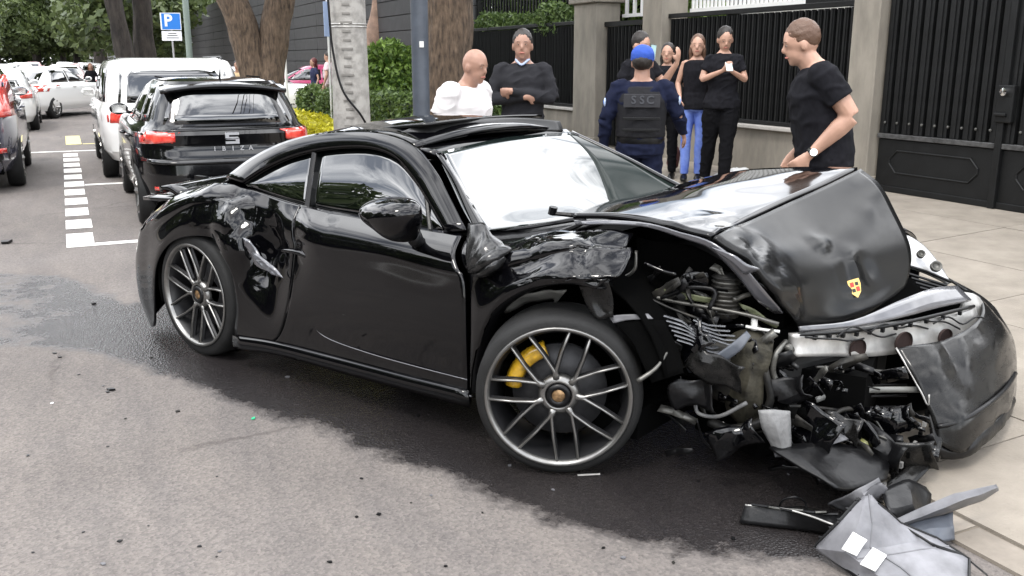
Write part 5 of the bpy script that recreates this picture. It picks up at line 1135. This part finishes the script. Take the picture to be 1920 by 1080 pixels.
def hand(b,w,d,nrm,s=1,curl=.5,thumb=1):
    w,d,nrm=Vector(w),Vector(d).normalized(),Vector(nrm).normalized(); side=d.cross(nrm).normalized(); nrm=side.cross(d).normalized()
    b.tube([w-d*.02*s,w+d*.02*s,w+d*.06*s,w+d*.085*s],[(.026*s,.019*s),(.034*s,.018*s),(.040*s,.016*s),(.038*s,.013*s)],10,up=nrm)
    for k,(o,l) in enumerate(((-.030,.070),(-.010,.082),(.010,.077),(.029,.062))):
        p=w+d*.08*s+side*o*s; q=[p]; dd=d.copy()
        for j in range(3): dd=(dd*math.cos(curl*.9)+nrm*math.sin(curl*.9)).normalized() if j else (dd*math.cos(curl*.6)+nrm*math.sin(curl*.6)).normalized(); q.append(q[-1]+dd*l*s*(.42,.33,.25)[j])
        b.tube(q,[.0098*s,.0095*s,.0085*s,.007*s],7)
    p=w+d*.025*s+side*-.028*s*thumb; t=(d*.6-side*thumb*.75+nrm*.35).normalized(); t2=(d*.9-side*thumb*.2+nrm*.5).normalized()
    b.tube([p,p+t*.035*s,p+t*.035*s+t2*.032*s],[.013*s,.0115*s,.009*s],7)
def person(label,loc,heading,h,P,top,bottom,skin,hair,sleeve='long',female=False,shoe=None,group=None,vox=.0095,build=1.,hairstyle='short',fold=.011,cat='person',trous_w=1.0):
    s=h/1.735; r=empty('person',loc,heading-PI/2,label=label,cat=cat,group=group); r.scale=(s,s,s)
    lean=Vector(P.get('lean',(0,0,0))); V=Vector; sw=(.142 if female else .168)*build
    hip=V((0,0,.93)); ch=V((0,0,1.30))+lean*.75; nk=V((0,0,1.475))+lean; hc=V((0,.020,1.598))+lean+V(P.get('head',(0,0,0)))
    f=female; W_=build
    torso=[V((0,0,.84)),V((0,0,.93)),V((0,0,1.06))+lean*.3,ch,V((0,0,1.40))+lean*.9,V((0,0,1.45))+lean*.97,nk+V((0,0,.01))]
    trad=[(.155*W_,.11*W_),(.175*W_ if f else .165*W_,.12*W_),(.125*W_ if f else .155*W_,.095*W_ if f else .12*W_),(.150*W_ if f else .180*W_,.115*W_ if f else .125*W_),(.135*W_ if f else .165*W_,.085*W_),(.09 if f else .105,.066),(.055,.055)]
    b=MB(); b.tube(torso,[(x*.95,y*.93) for x,y in trad],18,up=(0,1,0)); b.tube([nk-V((0,0,.05)),hc-V((0,.01,.04))],[.072 if not f else .050,.060 if not f else .046],12)
    Rh=Euler((P.get('nod',0),0,P.get('turn',0))).to_matrix()
    ellips(b,hc+Rh@V((0,-.008,.02)),(.081,.103,.108),16,Rh); ellips(b,hc+Rh@V((0,.022,-.045)),(.062,.072,.078),14,Rh); ellips(b,hc+Rh@V((0,.060,-.095)),(.030,.024,.022),10,Rh)
    b.tube([hc+Rh@V((0,.088,.012)),hc+Rh@V((0,.103,-.018)),hc+Rh@V((0,.098,-.032))],[.008,.014,.012],8)
    for sg in(-1,1): ellips(b,hc+Rh@V((sg*.081,-.005,-.012)),(.011,.021,.032),8,Rh); b.tube([hc+Rh@V((sg*.012,.086,.022)),hc+Rh@V((sg*.048,.078,.026))],[.009,.007],6)
    arms={}
    for sg,k in((1,'R'),(-1,'L')):
        sh=V((sg*sw,0,1.415))+lean*.95+V(P.get('sh'+k,(0,0,0))); el=V(P['el'+k]); wr=V(P['wr'+k]); arms[k]=(sh,el,wr)
        ua=.052*W_ if not f else .040; fa=.040*W_ if not f else .032; lg=.84 if sleeve=='long' else 1; ua*=lg; fa*=lg
        ellips(b,sh-V((sg*.016,0,.016)),(ua*1.02,ua*1.02,ua*1.05)); b.tube([sh,sh.lerp(el,.35),el],[ua*.95,ua*1.0,fa*1.02],12); b.tube([el,el.lerp(wr,.3),wr],[fa*1.03,fa*1.08,.027 if not f else .022],12)
        hd=V(P.get('hd'+k,(wr-el))).normalized(); hn=V(P.get('hn'+k,(-sg,0,0))); hand(b,wr+hd*.01,hd,hn,1 if not f else .86,P.get('curl'+k,.45),P.get('th'+k,1)*(1 if sg>0 else -1))
    legs={}
    for sg,k in((1,'R'),(-1,'L')):
        hp=V((sg*.088,0,.90)); an=V(P.get('an'+k,(sg*.11,0,.085))); kn=V(P.get('kn'+k,tuple(hp.lerp(an,.49)+V((0,.02,0))))); legs[k]=(hp,kn,an)
        b.tube([hp,hp.lerp(kn,.4),kn],[.080*W_,.072*W_,.050],12); b.tube([kn,kn.lerp(an,.3),an],[.050,.050,.036],12); b.tube([an+V((0,-.05,-.045)),an+V((0,.05,-.05)),an+V((0,.15,-.06))],[(.03,.03),(.036,.028),(.03,.018)],10)
    body=remeshed(b,'body',skin,r,vox,smooth=3)
    # eyes, mouth
    for sg in(-1,1):
        e=MB(); ellips(e,hc+Rh@V((sg*.031,.083,.008)),(.009,.006,.0036),10,Rh); e.build('eye',EYE,r,True); e=MB(); ellips(e,hc+Rh@V((sg*.031,.0872,.008)),(.0042,.003,.0034),8,Rh); e.build('pupil',PUP,r,True)
        e=MB(); e.tube([hc+Rh@V((sg*.016,.094,.028)),hc+Rh@V((sg*.032,.091,.032)),hc+Rh@V((sg*.046,.082,.028))],.0017,5); e.build('eyebrow',hair or HAIRD,r)
    e=MB(); e.tube([hc+Rh@V((-.023,.086,-.062)),hc+Rh@V((0,.0945,-.059)),hc+Rh@V((.023,.086,-.062))],[.004,.0065,.004],6); e.build('mouth',LIP,r,True)
    # hair
    if hair:
        e=MB(); 
        if hairstyle=='short': ellips(e,hc+Rh@V((0,-.021,.038)),(.087,.104,.106),18,Rh)
        elif hairstyle=='fringe': 
            ellips(e,hc+Rh@V((0,-.035,.010)),(.085,.094,.080),18,Rh)
        else:
            ellips(e,hc+Rh@V((0,-.025,.036)),(.089,.105,.110),18,Rh); e.tube([hc+Rh@V((0,-.06,.03)),hc+Rh@V((0,-.085,-.08)),nk+V((0,-.09,-.06)) if hairstyle=='long' else hc+Rh@V((0,-.075,-.12))],[(.07,.05),(.072,.045),(.05,.03)],12)
            if hairstyle=='long':
                for sg in(-1,1): e.tube([hc+Rh@V((sg*.06,-.01,.03)),hc+Rh@V((sg*.078,-.01,-.06)),nk+V((sg*.075,.0,-.06))],[.028,.026,.02],8)
        remeshed(e,'hair',hair,r,.010,.004,30)
    # shirt
    g=.018
    e=MB(); e.tube([V((0,0,.86))]+torso[1:5]+([nk-V((0,0,.022))] if sleeve!='none' else [torso[4]+V((0,-.02,.012))]),[(trad[0][0]+g+.012,trad[0][1]+g+.012)]+[(x+g,y+g) for x,y in trad[1:5]]+[(.095,.07)],20,up=(0,1,0))
    sg_={'R':1,'L':-1}
    for k in 'RL':
        sh,el,wr=arms[k]; ua=.052*W_ if not f else .040; fa=.040*W_ if not f else .032
        if sleeve=='none': continue
        ellips(e,sh-V((sg_[k]*.014,0,.014)),(ua*1.22,ua*1.22,ua*1.24))
        if sleeve=='short': t=.62; e.tube([sh,sh.lerp(el,.3),sh.lerp(el,t)],[ua*1.18,ua*1.24,ua*1.30],14)
        else: e.tube([sh,sh.lerp(el,.4),el],[ua*1.18,ua*1.2,fa*1.3],14); e.tube([el,el.lerp(wr,.35),el.lerp(wr,.97)],[fa*1.3,fa*1.25,.035],14)
    shirt=remeshed(e,'shirt',top,r,vox,fold,7,hash(label)%17)
    # trousers
    e=MB(); e.tube([V((0,0,.84)),V((0,0,.92)),V((0,0,.99))],[(.165*W_,.118*W_),(.178*W_,.125*W_),(.160*W_,.115*W_)],18,up=(0,1,0))
    for k in 'RL':
        hp,kn,an=legs[k]; q=trous_w; e.tube([hp,hp.lerp(kn,.4),kn],[.096*W_,.090*W_*q,.068*q],14); e.tube([kn,kn.lerp(an,.3),an+V((0,-.005,0))],[.068*q,.068*q,.054*q],14)
    remeshed(e,'trousers',bottom,r,vox,fold*.8,9,3)
    for k in 'RL':
        hp,kn,an=legs[k]; e=MB(); e.tube([an+V((0,-.075,-.045)),an+V((0,0,-.035)),an+V((0,.09,-.05)),an+V((0,.165,-.060))],[(.032,.036),(.042,.045),(.045,.032),(.030,.020)],12,up=(0,0,1)); remeshed(e,'shoe',shoe or BPL,r,.01)
    r['_']=0; del r['_']
    return r,dict(hc=hc,Rh=Rh,arms=arms,legs=legs,nk=nk,body=body,shirt=shirt)
def face(a): return math.radians(a)-PSI     # 0 = facing image right, -90 = facing the camera
CLB=mat('black_cotton',(.008,.008,.010),rough=.9,spec=.1,noise_amt=-.6,noise_scale=30); CLB2=mat('black_trouser_cloth',(.004,.004,.005),rough=.9,spec=.1); 
KNIT=mat('charcoal_knit',(.022,.022,.025),spec=.1,rough=.95,bump=.3,bump_scale=150); NAVY=mat('navy_uniform',(.010,.013,.032),spec=.1,rough=.85,noise_amt=.3,noise_scale=20)
WHT=mat('white_cotton',(.62,.59,.585),rough=.9); JEAN=mat('bright_blue_denim',(.06,.11,.42),rough=.85,col2=(.16,.24,.58),noise_scale=5)
hang=dict(elR=(.265,-.03,1.14),wrR=(.275,.06,.88),elL=(-.265,-.03,1.14),wrL=(-.275,.06,.88))
def place(px,dist): p=D(px,200,dist); p.z=gz(p.x) if p.x>KX else 0; return p
# 1 man in the white shirt
loc=place(864,7.0); h=(D(864,87,7.0).z-loc.z)
r,i=person('bald man in a white shirt behind the wrecked car, in front of the brown trunk',loc,face(-28),h*1.0,dict(hang,lean=(0,.05,0),head=(0,.06,-.01),turn=-.15,nod=-.18),WHT,mat('beige_trousers',(.25,.21,.16),rough=.9),SKIN2,None,'short',build=1.4,fold=.008)
PK=mat('pink_print',(.62,.16,.24),rough=.9)
for k in range(7):
    a=PI*(.12+.76*k/6); r0=.02;r1=.095
    q=[Vector((.02+math.cos(a)*rr,0,1.10+math.sin(a)*rr*1.1)) for rr in (r0,r1)]
    MB().tube([Vector((p.x,.212-.9*p.x*p.x,p.z+.03)) for p in q],[(.008,.002),(.003,.002)],6,up=(0,1,0)).build('printed_petal',PK,r)
# 2 man with arms crossed
loc=place(980,8.5); h=D(980,54,8.5).z-loc.z
r,i=person('man in a charcoal jumper with folded arms in front of the slatted fence',loc,face(-97),h,dict(elR=(.27,.07,1.15),wrR=(-.05,.20,1.18),elL=(-.27,.06,1.16),wrL=(.08,.235,1.23),hdR=(-1,-.5,.0),hnR=(0,-1,0),hdL=(1,-.9,-.2),hnL=(0,-1,0),turn=.05),KNIT,CLB2,SKIN2,HAIRD,'long',build=1.06)
MB().tube(cr1(np.array([(-.055,.02,1.485),(-.045,.065,1.475),(0,.095,1.44),(.045,.065,1.475),(.055,.02,1.485)]),3),.010,6).build('shirt_collar',mat('blue_white_shirt',(.35,.42,.6),rough=.9),r,True)
# 3 officer
loc=place(1202,7.4); h=D(1202,84,7.4).z-loc.z
r,i=person('police officer seen from behind in a blue cap and dark ballistic vest',loc,face(84),h,dict(elR=(.31,.02,1.17),wrR=(.36,.16,1.02),elL=(-.285,-.03,1.14),wrL=(-.30,.05,.87),turn=-.05),NAVY,NAVY,SKIN2,HAIRD,'long',build=1.10,hairstyle='fringe')
e=MB(); e.tube([Vector((0,0,1.00)),Vector((0,0,1.10)),Vector((0,0,1.30)),Vector((0,0,1.41))],[(.205,.165),(.205,.165),(.215,.165),(.165,.115)],20,up=(0,1,0)); vest=remeshed(e,'ballistic_vest',mat('vest_nylon',(.012,.012,.014),spec=.2,rough=.8,bump=.2,bump_scale=90),r,.012,.003,14)
MB().box((0,-.172,1.30),(.29,.012,.105)).build('vest_patch',mat('vest_patch',(.022,.022,.026),rough=.85),r,bevel=.004)
letters('SSC',.09,.066,mat('patch_grey',(.05,.052,.06),rough=.8),r,Matrix.Translation((0,-.181,1.305))@Matrix.Rotation(PI/2,4,'X'),bold=.002)
for z in(1.16,1.07): MB().box((0,-.178,z),(.30,.008,.022)).build('vest_strap',BPL,r,bevel=.003)
MB().lathe([(.196,-.03),(.202,0),(.196,.03)],28,'z',(0,0,.985)).build('duty_belt',BPL,r,True).scale=(1,.76,1)
hc=i['hc']; CAPM=mat('blue_cap_cloth',(.015,.06,.33),rough=.8,bump=.2,bump_scale=60)
e=MB(); ellips(e,hc+Vector((0,-.012,.050)),(.097,.114,.092),18); cap=remeshed(e,'cap',CAPM,r,.009,.003,12)
MB().lathe([(.0945,-.012),(.0955,.018)],24,'z',hc+Vector((0,-.010,.028))).build('cap_band',CAPM,r,True).scale=(1,1.0,1)
e=MB(); ellips(e,hc+Vector((0,.105,.045)),(.07,.075,.008),14); e.build('cap_peak',CAPM,r,True)
for sg,p in ((1,i['arms']['R']),(-1,i['arms']['L'])):
    q=p[0].lerp(p[1],.48)+Vector((sg*.062,-.03,0)); e=MB(); ellips(e,q,(.010,.030,.036)); e.build('arm_badge',mat('badge_white_blue',(.45,.55,.75),rough=.6),r,True); e=MB(); ellips(e,q+Vector((sg*.006,-.004,0)),(.008,.015,.018)); e.build('badge_centre',mat('badge_blue',(.05,.12,.4),rough=.6),r,True)
# 4, 5 people behind the officer
def phone(name,label,c,w,m=None,R=None):
    p=MB().box((0,0,0),(.072,.009,.145)).build(name,m or mat('phone_shell',(.02,.02,.022),rough=.3),None,bevel=.004); p.location=c; p.rotation_euler=w; tag(p,label,'phone'); 
    MB().box((0,-.006,0),(.064,.003,.132)).build('screen',mat('phone_screen',(.30,.42,.42),rough=.1,emit=(.12,.18,.18)),p); return p
loc=place(1196,10.2); h=D(1196,59,10.2).z-loc.z
r,i=person('man holding up a phone, mostly hidden behind the officer in the blue cap',loc,face(-50),h,dict(elR=(.265,-.03,1.14),wrR=(.275,.06,.88),elL=(-.27,.10,1.20),wrL=(-.25,.30,1.42),hdL=(.1,.2,.9),hnL=(0,-1,0),nod=-.2),CLB,CLB2,SKIN,HAIRD,'short',vox=.011)
pp=D(1224,97,9.9); phone('smartphone','phone held up over the shoulder of the officer',pp,(0,.12,face(-60)+PI/2))
loc=place(1249,11.6); h=D(1249,80,11.6).z-loc.z
r,i=person('dark haired woman half hidden between the officer and the woman in blue jeans',loc,face(-110),h,dict(hang),CLB,CLB2,SKIN,HAIRD,'short',True,vox=.011,hairstyle='long')
# 6 woman in jeans
p=S(1297,333,z=.24); loc=Vector((p.x,p.y,gz(p.x))); dist=math.hypot(p.x,p.y); h=D(1297,64,dist).z-loc.z
r,i=person('woman in a black vest top and bright blue jeans standing by the fence',loc,face(-105),h,dict(elR=(.22,-.03,1.16),wrR=(.17,.13,1.0),elL=(-.24,-.02,1.13),wrL=(-.22,.06,.88),anL=(-.07,.02,.085),anR=(.09,.06,.085)),CLB,JEAN,SKIN,HAIRB,'none',True,hairstyle='long',fold=.005,trous_w=.92)
# 7 woman with phone
p=S(1345,342,z=.24); loc=Vector((p.x,p.y,gz(p.x))); dist=math.hypot(p.x,p.y); h=D(1357,50,dist).z-loc.z
r,i=person('woman all in black looking down at the phone in her hands',loc,face(-92),h,dict(elR=(.24,.04,1.17),wrR=(.05,.25,1.27),elL=(-.24,.04,1.17),wrL=(-.05,.25,1.26),hdR=(-.55,.5,.6),hdL=(.55,.5,.6),hnR=(-.3,-.6,.5),hnL=(.3,-.6,.5),curlR=.8,curlL=.8,nod=-.35,anL=(-.02,.22,.085),anR=(.13,-.10,.085)),CLB,CLB2,SKIN,HAIRD,'short',True,hairstyle='bob',shoe=mat('pale_shoe',(.5,.48,.46),rough=.6),build=1.12,trous_w=1.15)
ph=r.location.copy(); _M=Matrix.Rotation(face(-92)-PI/2,4,'Z'); s_=h/1.75
phone('smartphone','phone in the hands of the woman dressed all in black',ph+(_M@Vector((0,.325,1.325)))*s_,(math.radians(-50),0,face(-92)-PI/2+PI),mat('white_phone',(.6,.6,.6),rough=.3))
# 8 man in the black t-shirt
loc=place(1553,6.1); h=D(1553,26,6.1).z-loc.z
r,i=person('tall man in a black t-shirt with a wristwatch standing beyond the crushed bonnet',loc,face(172),h,dict(elL=(-.24,-.085,1.165),wrL=(-.20,.12,.94),elR=(.25,-.02,1.15),wrR=(.24,.12,.93),hdL=(.1,.7,-.6),hnL=(.8,-.1,0),curlL=.9,lean=(0,.09,-.01),head=(0,.075,-.02),nod=-.25),CLB,CLB2,SKIN,HAIRB,'short',build=1.26,fold=.009,vox=.0085)
sh,el,wr=i['arms']['L']; q=el.lerp(wr,.93); ax=(wr-el).normalized()
MB().tube([q-ax*.012,q+ax*.012],[.034,.034],20).build('wristwatch',mat('watch_dark_metal',(.05,.05,.045),rough=.3,metal=.7),r,True); MB().tube([q+Vector((-.030,0,.004)),q+Vector((-.042,0,.006))],.021,16).build('watch_face',CHROME,r)
# far people
def far(lab,px,dist,ytop,fa,top,bot,hair,**k):
    loc=D(px,150,dist); loc.z=gz(loc.x) if loc.x>KX else 0; h=max(1.5,D(px,ytop,dist).z-loc.z); return person(lab,loc,face(fa),h,dict(hang),top,bot,SKIN,hair,vox=.02,**k)
far('person in a navy top behind the hedge left of the concrete pole',590,25,118,-150,mat('navy_top',(.015,.02,.06),rough=.9),CLB2,mat('reddish_hair',(.10,.02,.02),rough=.6),sleeve='short',female=True,hairstyle='long')
far('person in a pale pink shirt right next to the concrete pole behind the hedge',618,24,96,170,mat('pale_pink_shirt',(.7,.55,.58),rough=.9),mat('beige_trousers',()),HAIRD,sleeve='short')
far('woman with long brown hair standing in the road beside the white estate',172,37,121,-60,CLB,CLB2,mat('auburn_hair',(.16,.055,.02),rough=.5),female=True,hairstyle='long')
far('person whose head shows over the roof of the white estate, left of the forked tree',448,21,112,-100,mat('sand_top',(.6,.45,.25),rough=.9),CLB2,HAIRD,sleeve='short')
# ================================================================ things on the pavement and debris
def blobthing(name,label,cat,c,r,m,seed,n=5):
    rg=random.Random(seed); b=MB()
    for k in range(n): ellips(b,(rg.uniform(-.5,.5)*r[0],rg.uniform(-.5,.5)*r[1],r[2]*rg.uniform(.5,.8)),(r[0]*rg.uniform(.5,.8),r[1]*rg.uniform(.5,.8),r[2]*rg.uniform(.4,.6)))
    o=remeshed(b,name,m,None,.012,.012,9,seed); o.location=c; tag(o,label,cat); return o
p=S(1382,336,z=.22); p.z=gz(p.x)-.01; blobthing('plastic_bag','white plastic bag lying at the feet of the woman in black','bag',p,(.20,.15,.11),mat('white_plastic_bag',(.75,.75,.73),rough=.35),3)
p=S(1352,340,z=.22)+Vector((.05,0,0)); p.z=gz(p.x)-.01; blobthing('plastic_bag','grey crumpled bag left of the white one beside the low wall','bag',p,(.13,.12,.09),mat('grey_bag',(.35,.35,.36),rough=.4),5)
p=S(1263,322,z=.22); p.z=gz(p.x)-.01; blobthing('handbag','dark reddish bag standing behind the blue jeans','bag',p,(.10,.10,.28),mat('oxblood_leather',(.06,.015,.015),rough=.5),7)
def SG(rows): return [[S(x,y,z=z) for x,y,z in r] for r in rows]
def dbox(name,label,cat,pts,w,hh,m,m2=None):
    P=[S(x,y,z=z) for x,y,z in pts]; e=empty(name,P[0],label=label,cat=cat); P=[p-P[0] for p in P]; b=MB().tube(P,[(w[i],hh[i]) for i in range(len(P))],4 if m2 is None else 6,up=(0,0,1)); b.build('shell',m,e); return e
def debris_sheet(name,label,cat,rows,m,amp=.006,fr=8,th=.006,seed=1,nu=5):
    G=crumple(reflin(SG(rows),nu,nu),amp,fr,lambda p:1,seed); e=empty(name,tuple(G[0,0][:2])+(0,),label=label,cat=cat); G=G-np.array([G[0,0,0],G[0,0,1],0]); gridmesh('shell',G,m,e,th,autos=32); return e,G
STK=mat('white_sticker',(.82,.82,.80),rough=.5)
PV=mat('bumper_inner_plastic',(.21,.21,.225),rough=.45,noise_amt=.55,noise_scale=6,bump=.15,bump_scale=14)
e,G=debris_sheet('bumper_fragment','grey inner side of a bumper corner with two white stickers lying on the road','car part',
 [[(1612,938,.20),(1622,932,.21),(1632,930,.21),(1645,945,.19)],[(1572,985,.13),(1610,985,.155),(1650,983,.15),(1688,984,.12)],[(1530,1028,.04),(1585,1035,.09),(1660,1028,.09),(1755,1012,.07)],[(1588,1070,.02),(1640,1075,.06),(1720,1062,.07),(1816,1052,.05)],[(1640,1112,.01),(1700,1115,.04),(1770,1110,.04),(1815,1100,.03)]],PV,.005,5)
edg=[Vector(G[i,0])+Vector((0,0,.006)) for i in range(G.shape[0])]
MB().tube(edg,.007,6).build('edge',BPL,e)
for i in range(1,len(edg)-1,2): MB().box(edg[i]+Vector((.012,.004,.006)),(.022,.012,.012),Matrix.Rotation(.6*i,3,'Z')).build('clip',BPL,e)
MB().tube([Vector(p)+Vector((0,0,.007)) for p in G[:,G.shape[1]//2]],.0035,5).build('rib',GPL,e)
MB().tube([Vector(p)+Vector((0,0,.006)) for p in G[12,:]],.003,5).build('rib',GPL,e)
MB().tube([Vector(p)+Vector((0,0,.004)) for p in G[:,-1]],.006,6).build('edge',BPL,e)
def nearest(G,p):
    d=((G-np.array(p))**2).sum(2); return np.unravel_index(d.argmin(),d.shape)
for q in ([(1600,998,.145),(1626,1012,.13),(1606,1043,.10),(1578,1030,.10)],[(1636,1027,.12),(1663,1042,.10),(1641,1072,.085),(1612,1058,.085)]):
    W4=[S(x,y,z=z)-e.location for x,y,z in q]; gm=[]
    P=[[W4[0].lerp(W4[1],v).lerp(W4[3].lerp(W4[2],v),u) for v in lin(0,1,4)] for u in lin(0,1,4)]
    for r_ in P:
        for k,p in enumerate(r_):
            i_,j_=nearest(G,p); zz=G[i_,j_,2]; ww=Vector((p.x,p.y,p.z)); 
            # slide along the view ray so that it rests on the plastic
            o=Vector((0,0,CAMH))-e.location; d=(ww-o).normalized(); t=(zz+.018-o.z)/d.z; r_[k]=o+d*t
    gridmesh('sticker',P,STK,e,.003)
debris_sheet('bumper_flange','pale torn plastic flange above the stickered bumper corner','car part',[[(1552,946,.05),(1575,935,.10),(1610,915,.16),(1648,896,.20)],[(1570,952,.04),(1592,946,.08),(1620,930,.14),(1655,908,.18)],[(1600,960,.03),(1618,952,.06),(1640,935,.10),(1665,918,.15)]],GPL,.012,10,seed=4)
e,G=debris_sheet('splitter_strip','long black splitter strip lying left of the stickered bumper corner','car part',[[(1386,980,.01),(1470,990,.01),(1556,1004,.01)],[(1396,948,.06),(1475,955,.07),(1562,985,.08)],[(1402,946,.05),(1480,948,.07),(1570,972,.07)],[(1415,950,.02),(1500,950,.03),(1590,965,.03)]],BPL,.006,9,.008,2)
MB().tube(cr1(np.array([S(x,y,z=z)-e.location for x,y,z in [(1397,947,.064),(1440,951,.068),(1475,955,.076),(1520,968,.08),(1562,984,.086)]]),4),.004,5).build('edge',ALU,e,True)
for k in range(7): MB().tube([S(1410+22*k,946+3*k,z=.07)-e.location,S(1440+22*k,950+2*k+((k*7)%5),z=.085)-e.location],.005,5).build('rib',STEEL if k%2 else BPL,e)
MB().tube(cr1(np.array([S(x,y,z=z)-e.location for x,y,z in [(1460,952,.05),(1468,938,.09),(1490,932,.11),(1508,940,.08),(1512,955,.05)]]),5),.004,6).build('wire_loop',BPL,e,True)
e,G=debris_sheet('grille_blade','long grey grille blade pointing right over the pale pavement','car part',[[(1668,978,.10),(1672,988,.09),(1680,996,.04)],[(1730,950,.14),(1735,965,.12),(1745,975,.06)],[(1790,925,.17),(1795,942,.15),(1800,955,.09)],[(1835,915,.18),(1840,928,.16),(1845,938,.11)],[(1868,908,.18),(1872,914,.17),(1873,920,.15)]],mat('charcoal_plastic',(.07,.07,.075),rough=.4,noise_amt=-.9,noise_scale=8),.004,12,seed=6)
e,G=debris_sheet('duct_fragment','black glossy duct piece under the grey grille blade','car part',[[(1700,985,.07),(1740,972,.08),(1786,962,.08)],[(1705,1000,.05),(1745,992,.06),(1787,990,.06)],[(1715,1012,.02),(1750,1018,.02),(1786,1010,.02)]],mat('slate_plastic',()),.012,8,seed=9)
e,G=debris_sheet('liner_fragment','dark torn liner piece against the bumper corner, beside the kerb','car part',[[(1648,925,.12),(1700,905,.12),(1735,915,.08)],[(1660,960,.10),(1705,950,.10),(1740,945,.06)],[(1690,990,.05),(1715,975,.06),(1738,962,.04)]],BPL,.02,8,seed=11)
e,G=debris_sheet('rubber_strip','thin black rubber strip at the bottom right edge of the debris','car part',[[(1690,985,.12),(1698,990,.11)],[(1745,1018,.09),(1750,1024,.08)],[(1800,1035,.07),(1808,1045,.06)],[(1850,1075,.04),(1856,1085,.03)]],BPL,.003,8,seed=12)
def chip(px,py,s,m,name,label,cat,seed,z=0,grp=None):
    rg=random.Random(seed); p=S(px,py,z=z); b=MB(); n=rg.randint(4,6); P=[(math.cos(2*PI*k/n)*s*rg.uniform(.5,1),math.sin(2*PI*k/n)*s*rg.uniform(.35,.8)) for k in range(n)]
    b.prism(P,s*.25); o=b.build(name,m,None,loc=p+Vector((0,0,.002)),rot=(rg.uniform(-.1,.1),rg.uniform(-.1,.1),rg.uniform(0,6))); tag(o,label,cat,grp); return o
chip(208,732,.035,BPL,'plastic_shard','black plastic shard alone on the dry road left of the rear wheel','debris',1); chip(202,736,.02,BPL,'plastic_shard','small black crumb touching the lone shard left of the rear wheel','debris',8)
chip(474,786,.018,mat('green_plastic',(.02,.42,.2),rough=.5),'bottle_cap','small green cap on the road at the edge of the wet patch','bottle cap',2)
chip(176,570,.03,BPL,'plastic_shard','dark shard on the wet shine at the left','debris',3); chip(10,457,.09,BPL,'plastic_shard','dark strip at the left edge of the road','debris',4); chip(98,757,.012,WMET,'paper_scrap','tiny white scrap on the dry road at the lower left','debris',5)
rg=random.Random(77); n=0
while n<44:
    x,y=rg.uniform(20,1500),rg.uniform(300,1070); p=S(x,y,z=0)
    if y<430 and x>230: continue
    if y>430 and x>300 and y<700+.1*x and rg.random()<.8: continue
    if p.x>KX: continue
    d=math.hypot(p.x,p.y); chip(x,y,rg.uniform(.003,.009)*(1+.25*d),rg.choice([BPL,BPL,DARKM,GPL]),'debris_crumb','small dark crumb of debris scattered on the road','debris',n+100,grp='crumbs of debris scattered on the road'); n+=1
e=dbox('torn_bracket','pale thin trim sliver on the tarmac below the front wheel','debris',[(1083,891,.004),(1125,889,.004)],[.006,.005],[.004,.004],ALU)
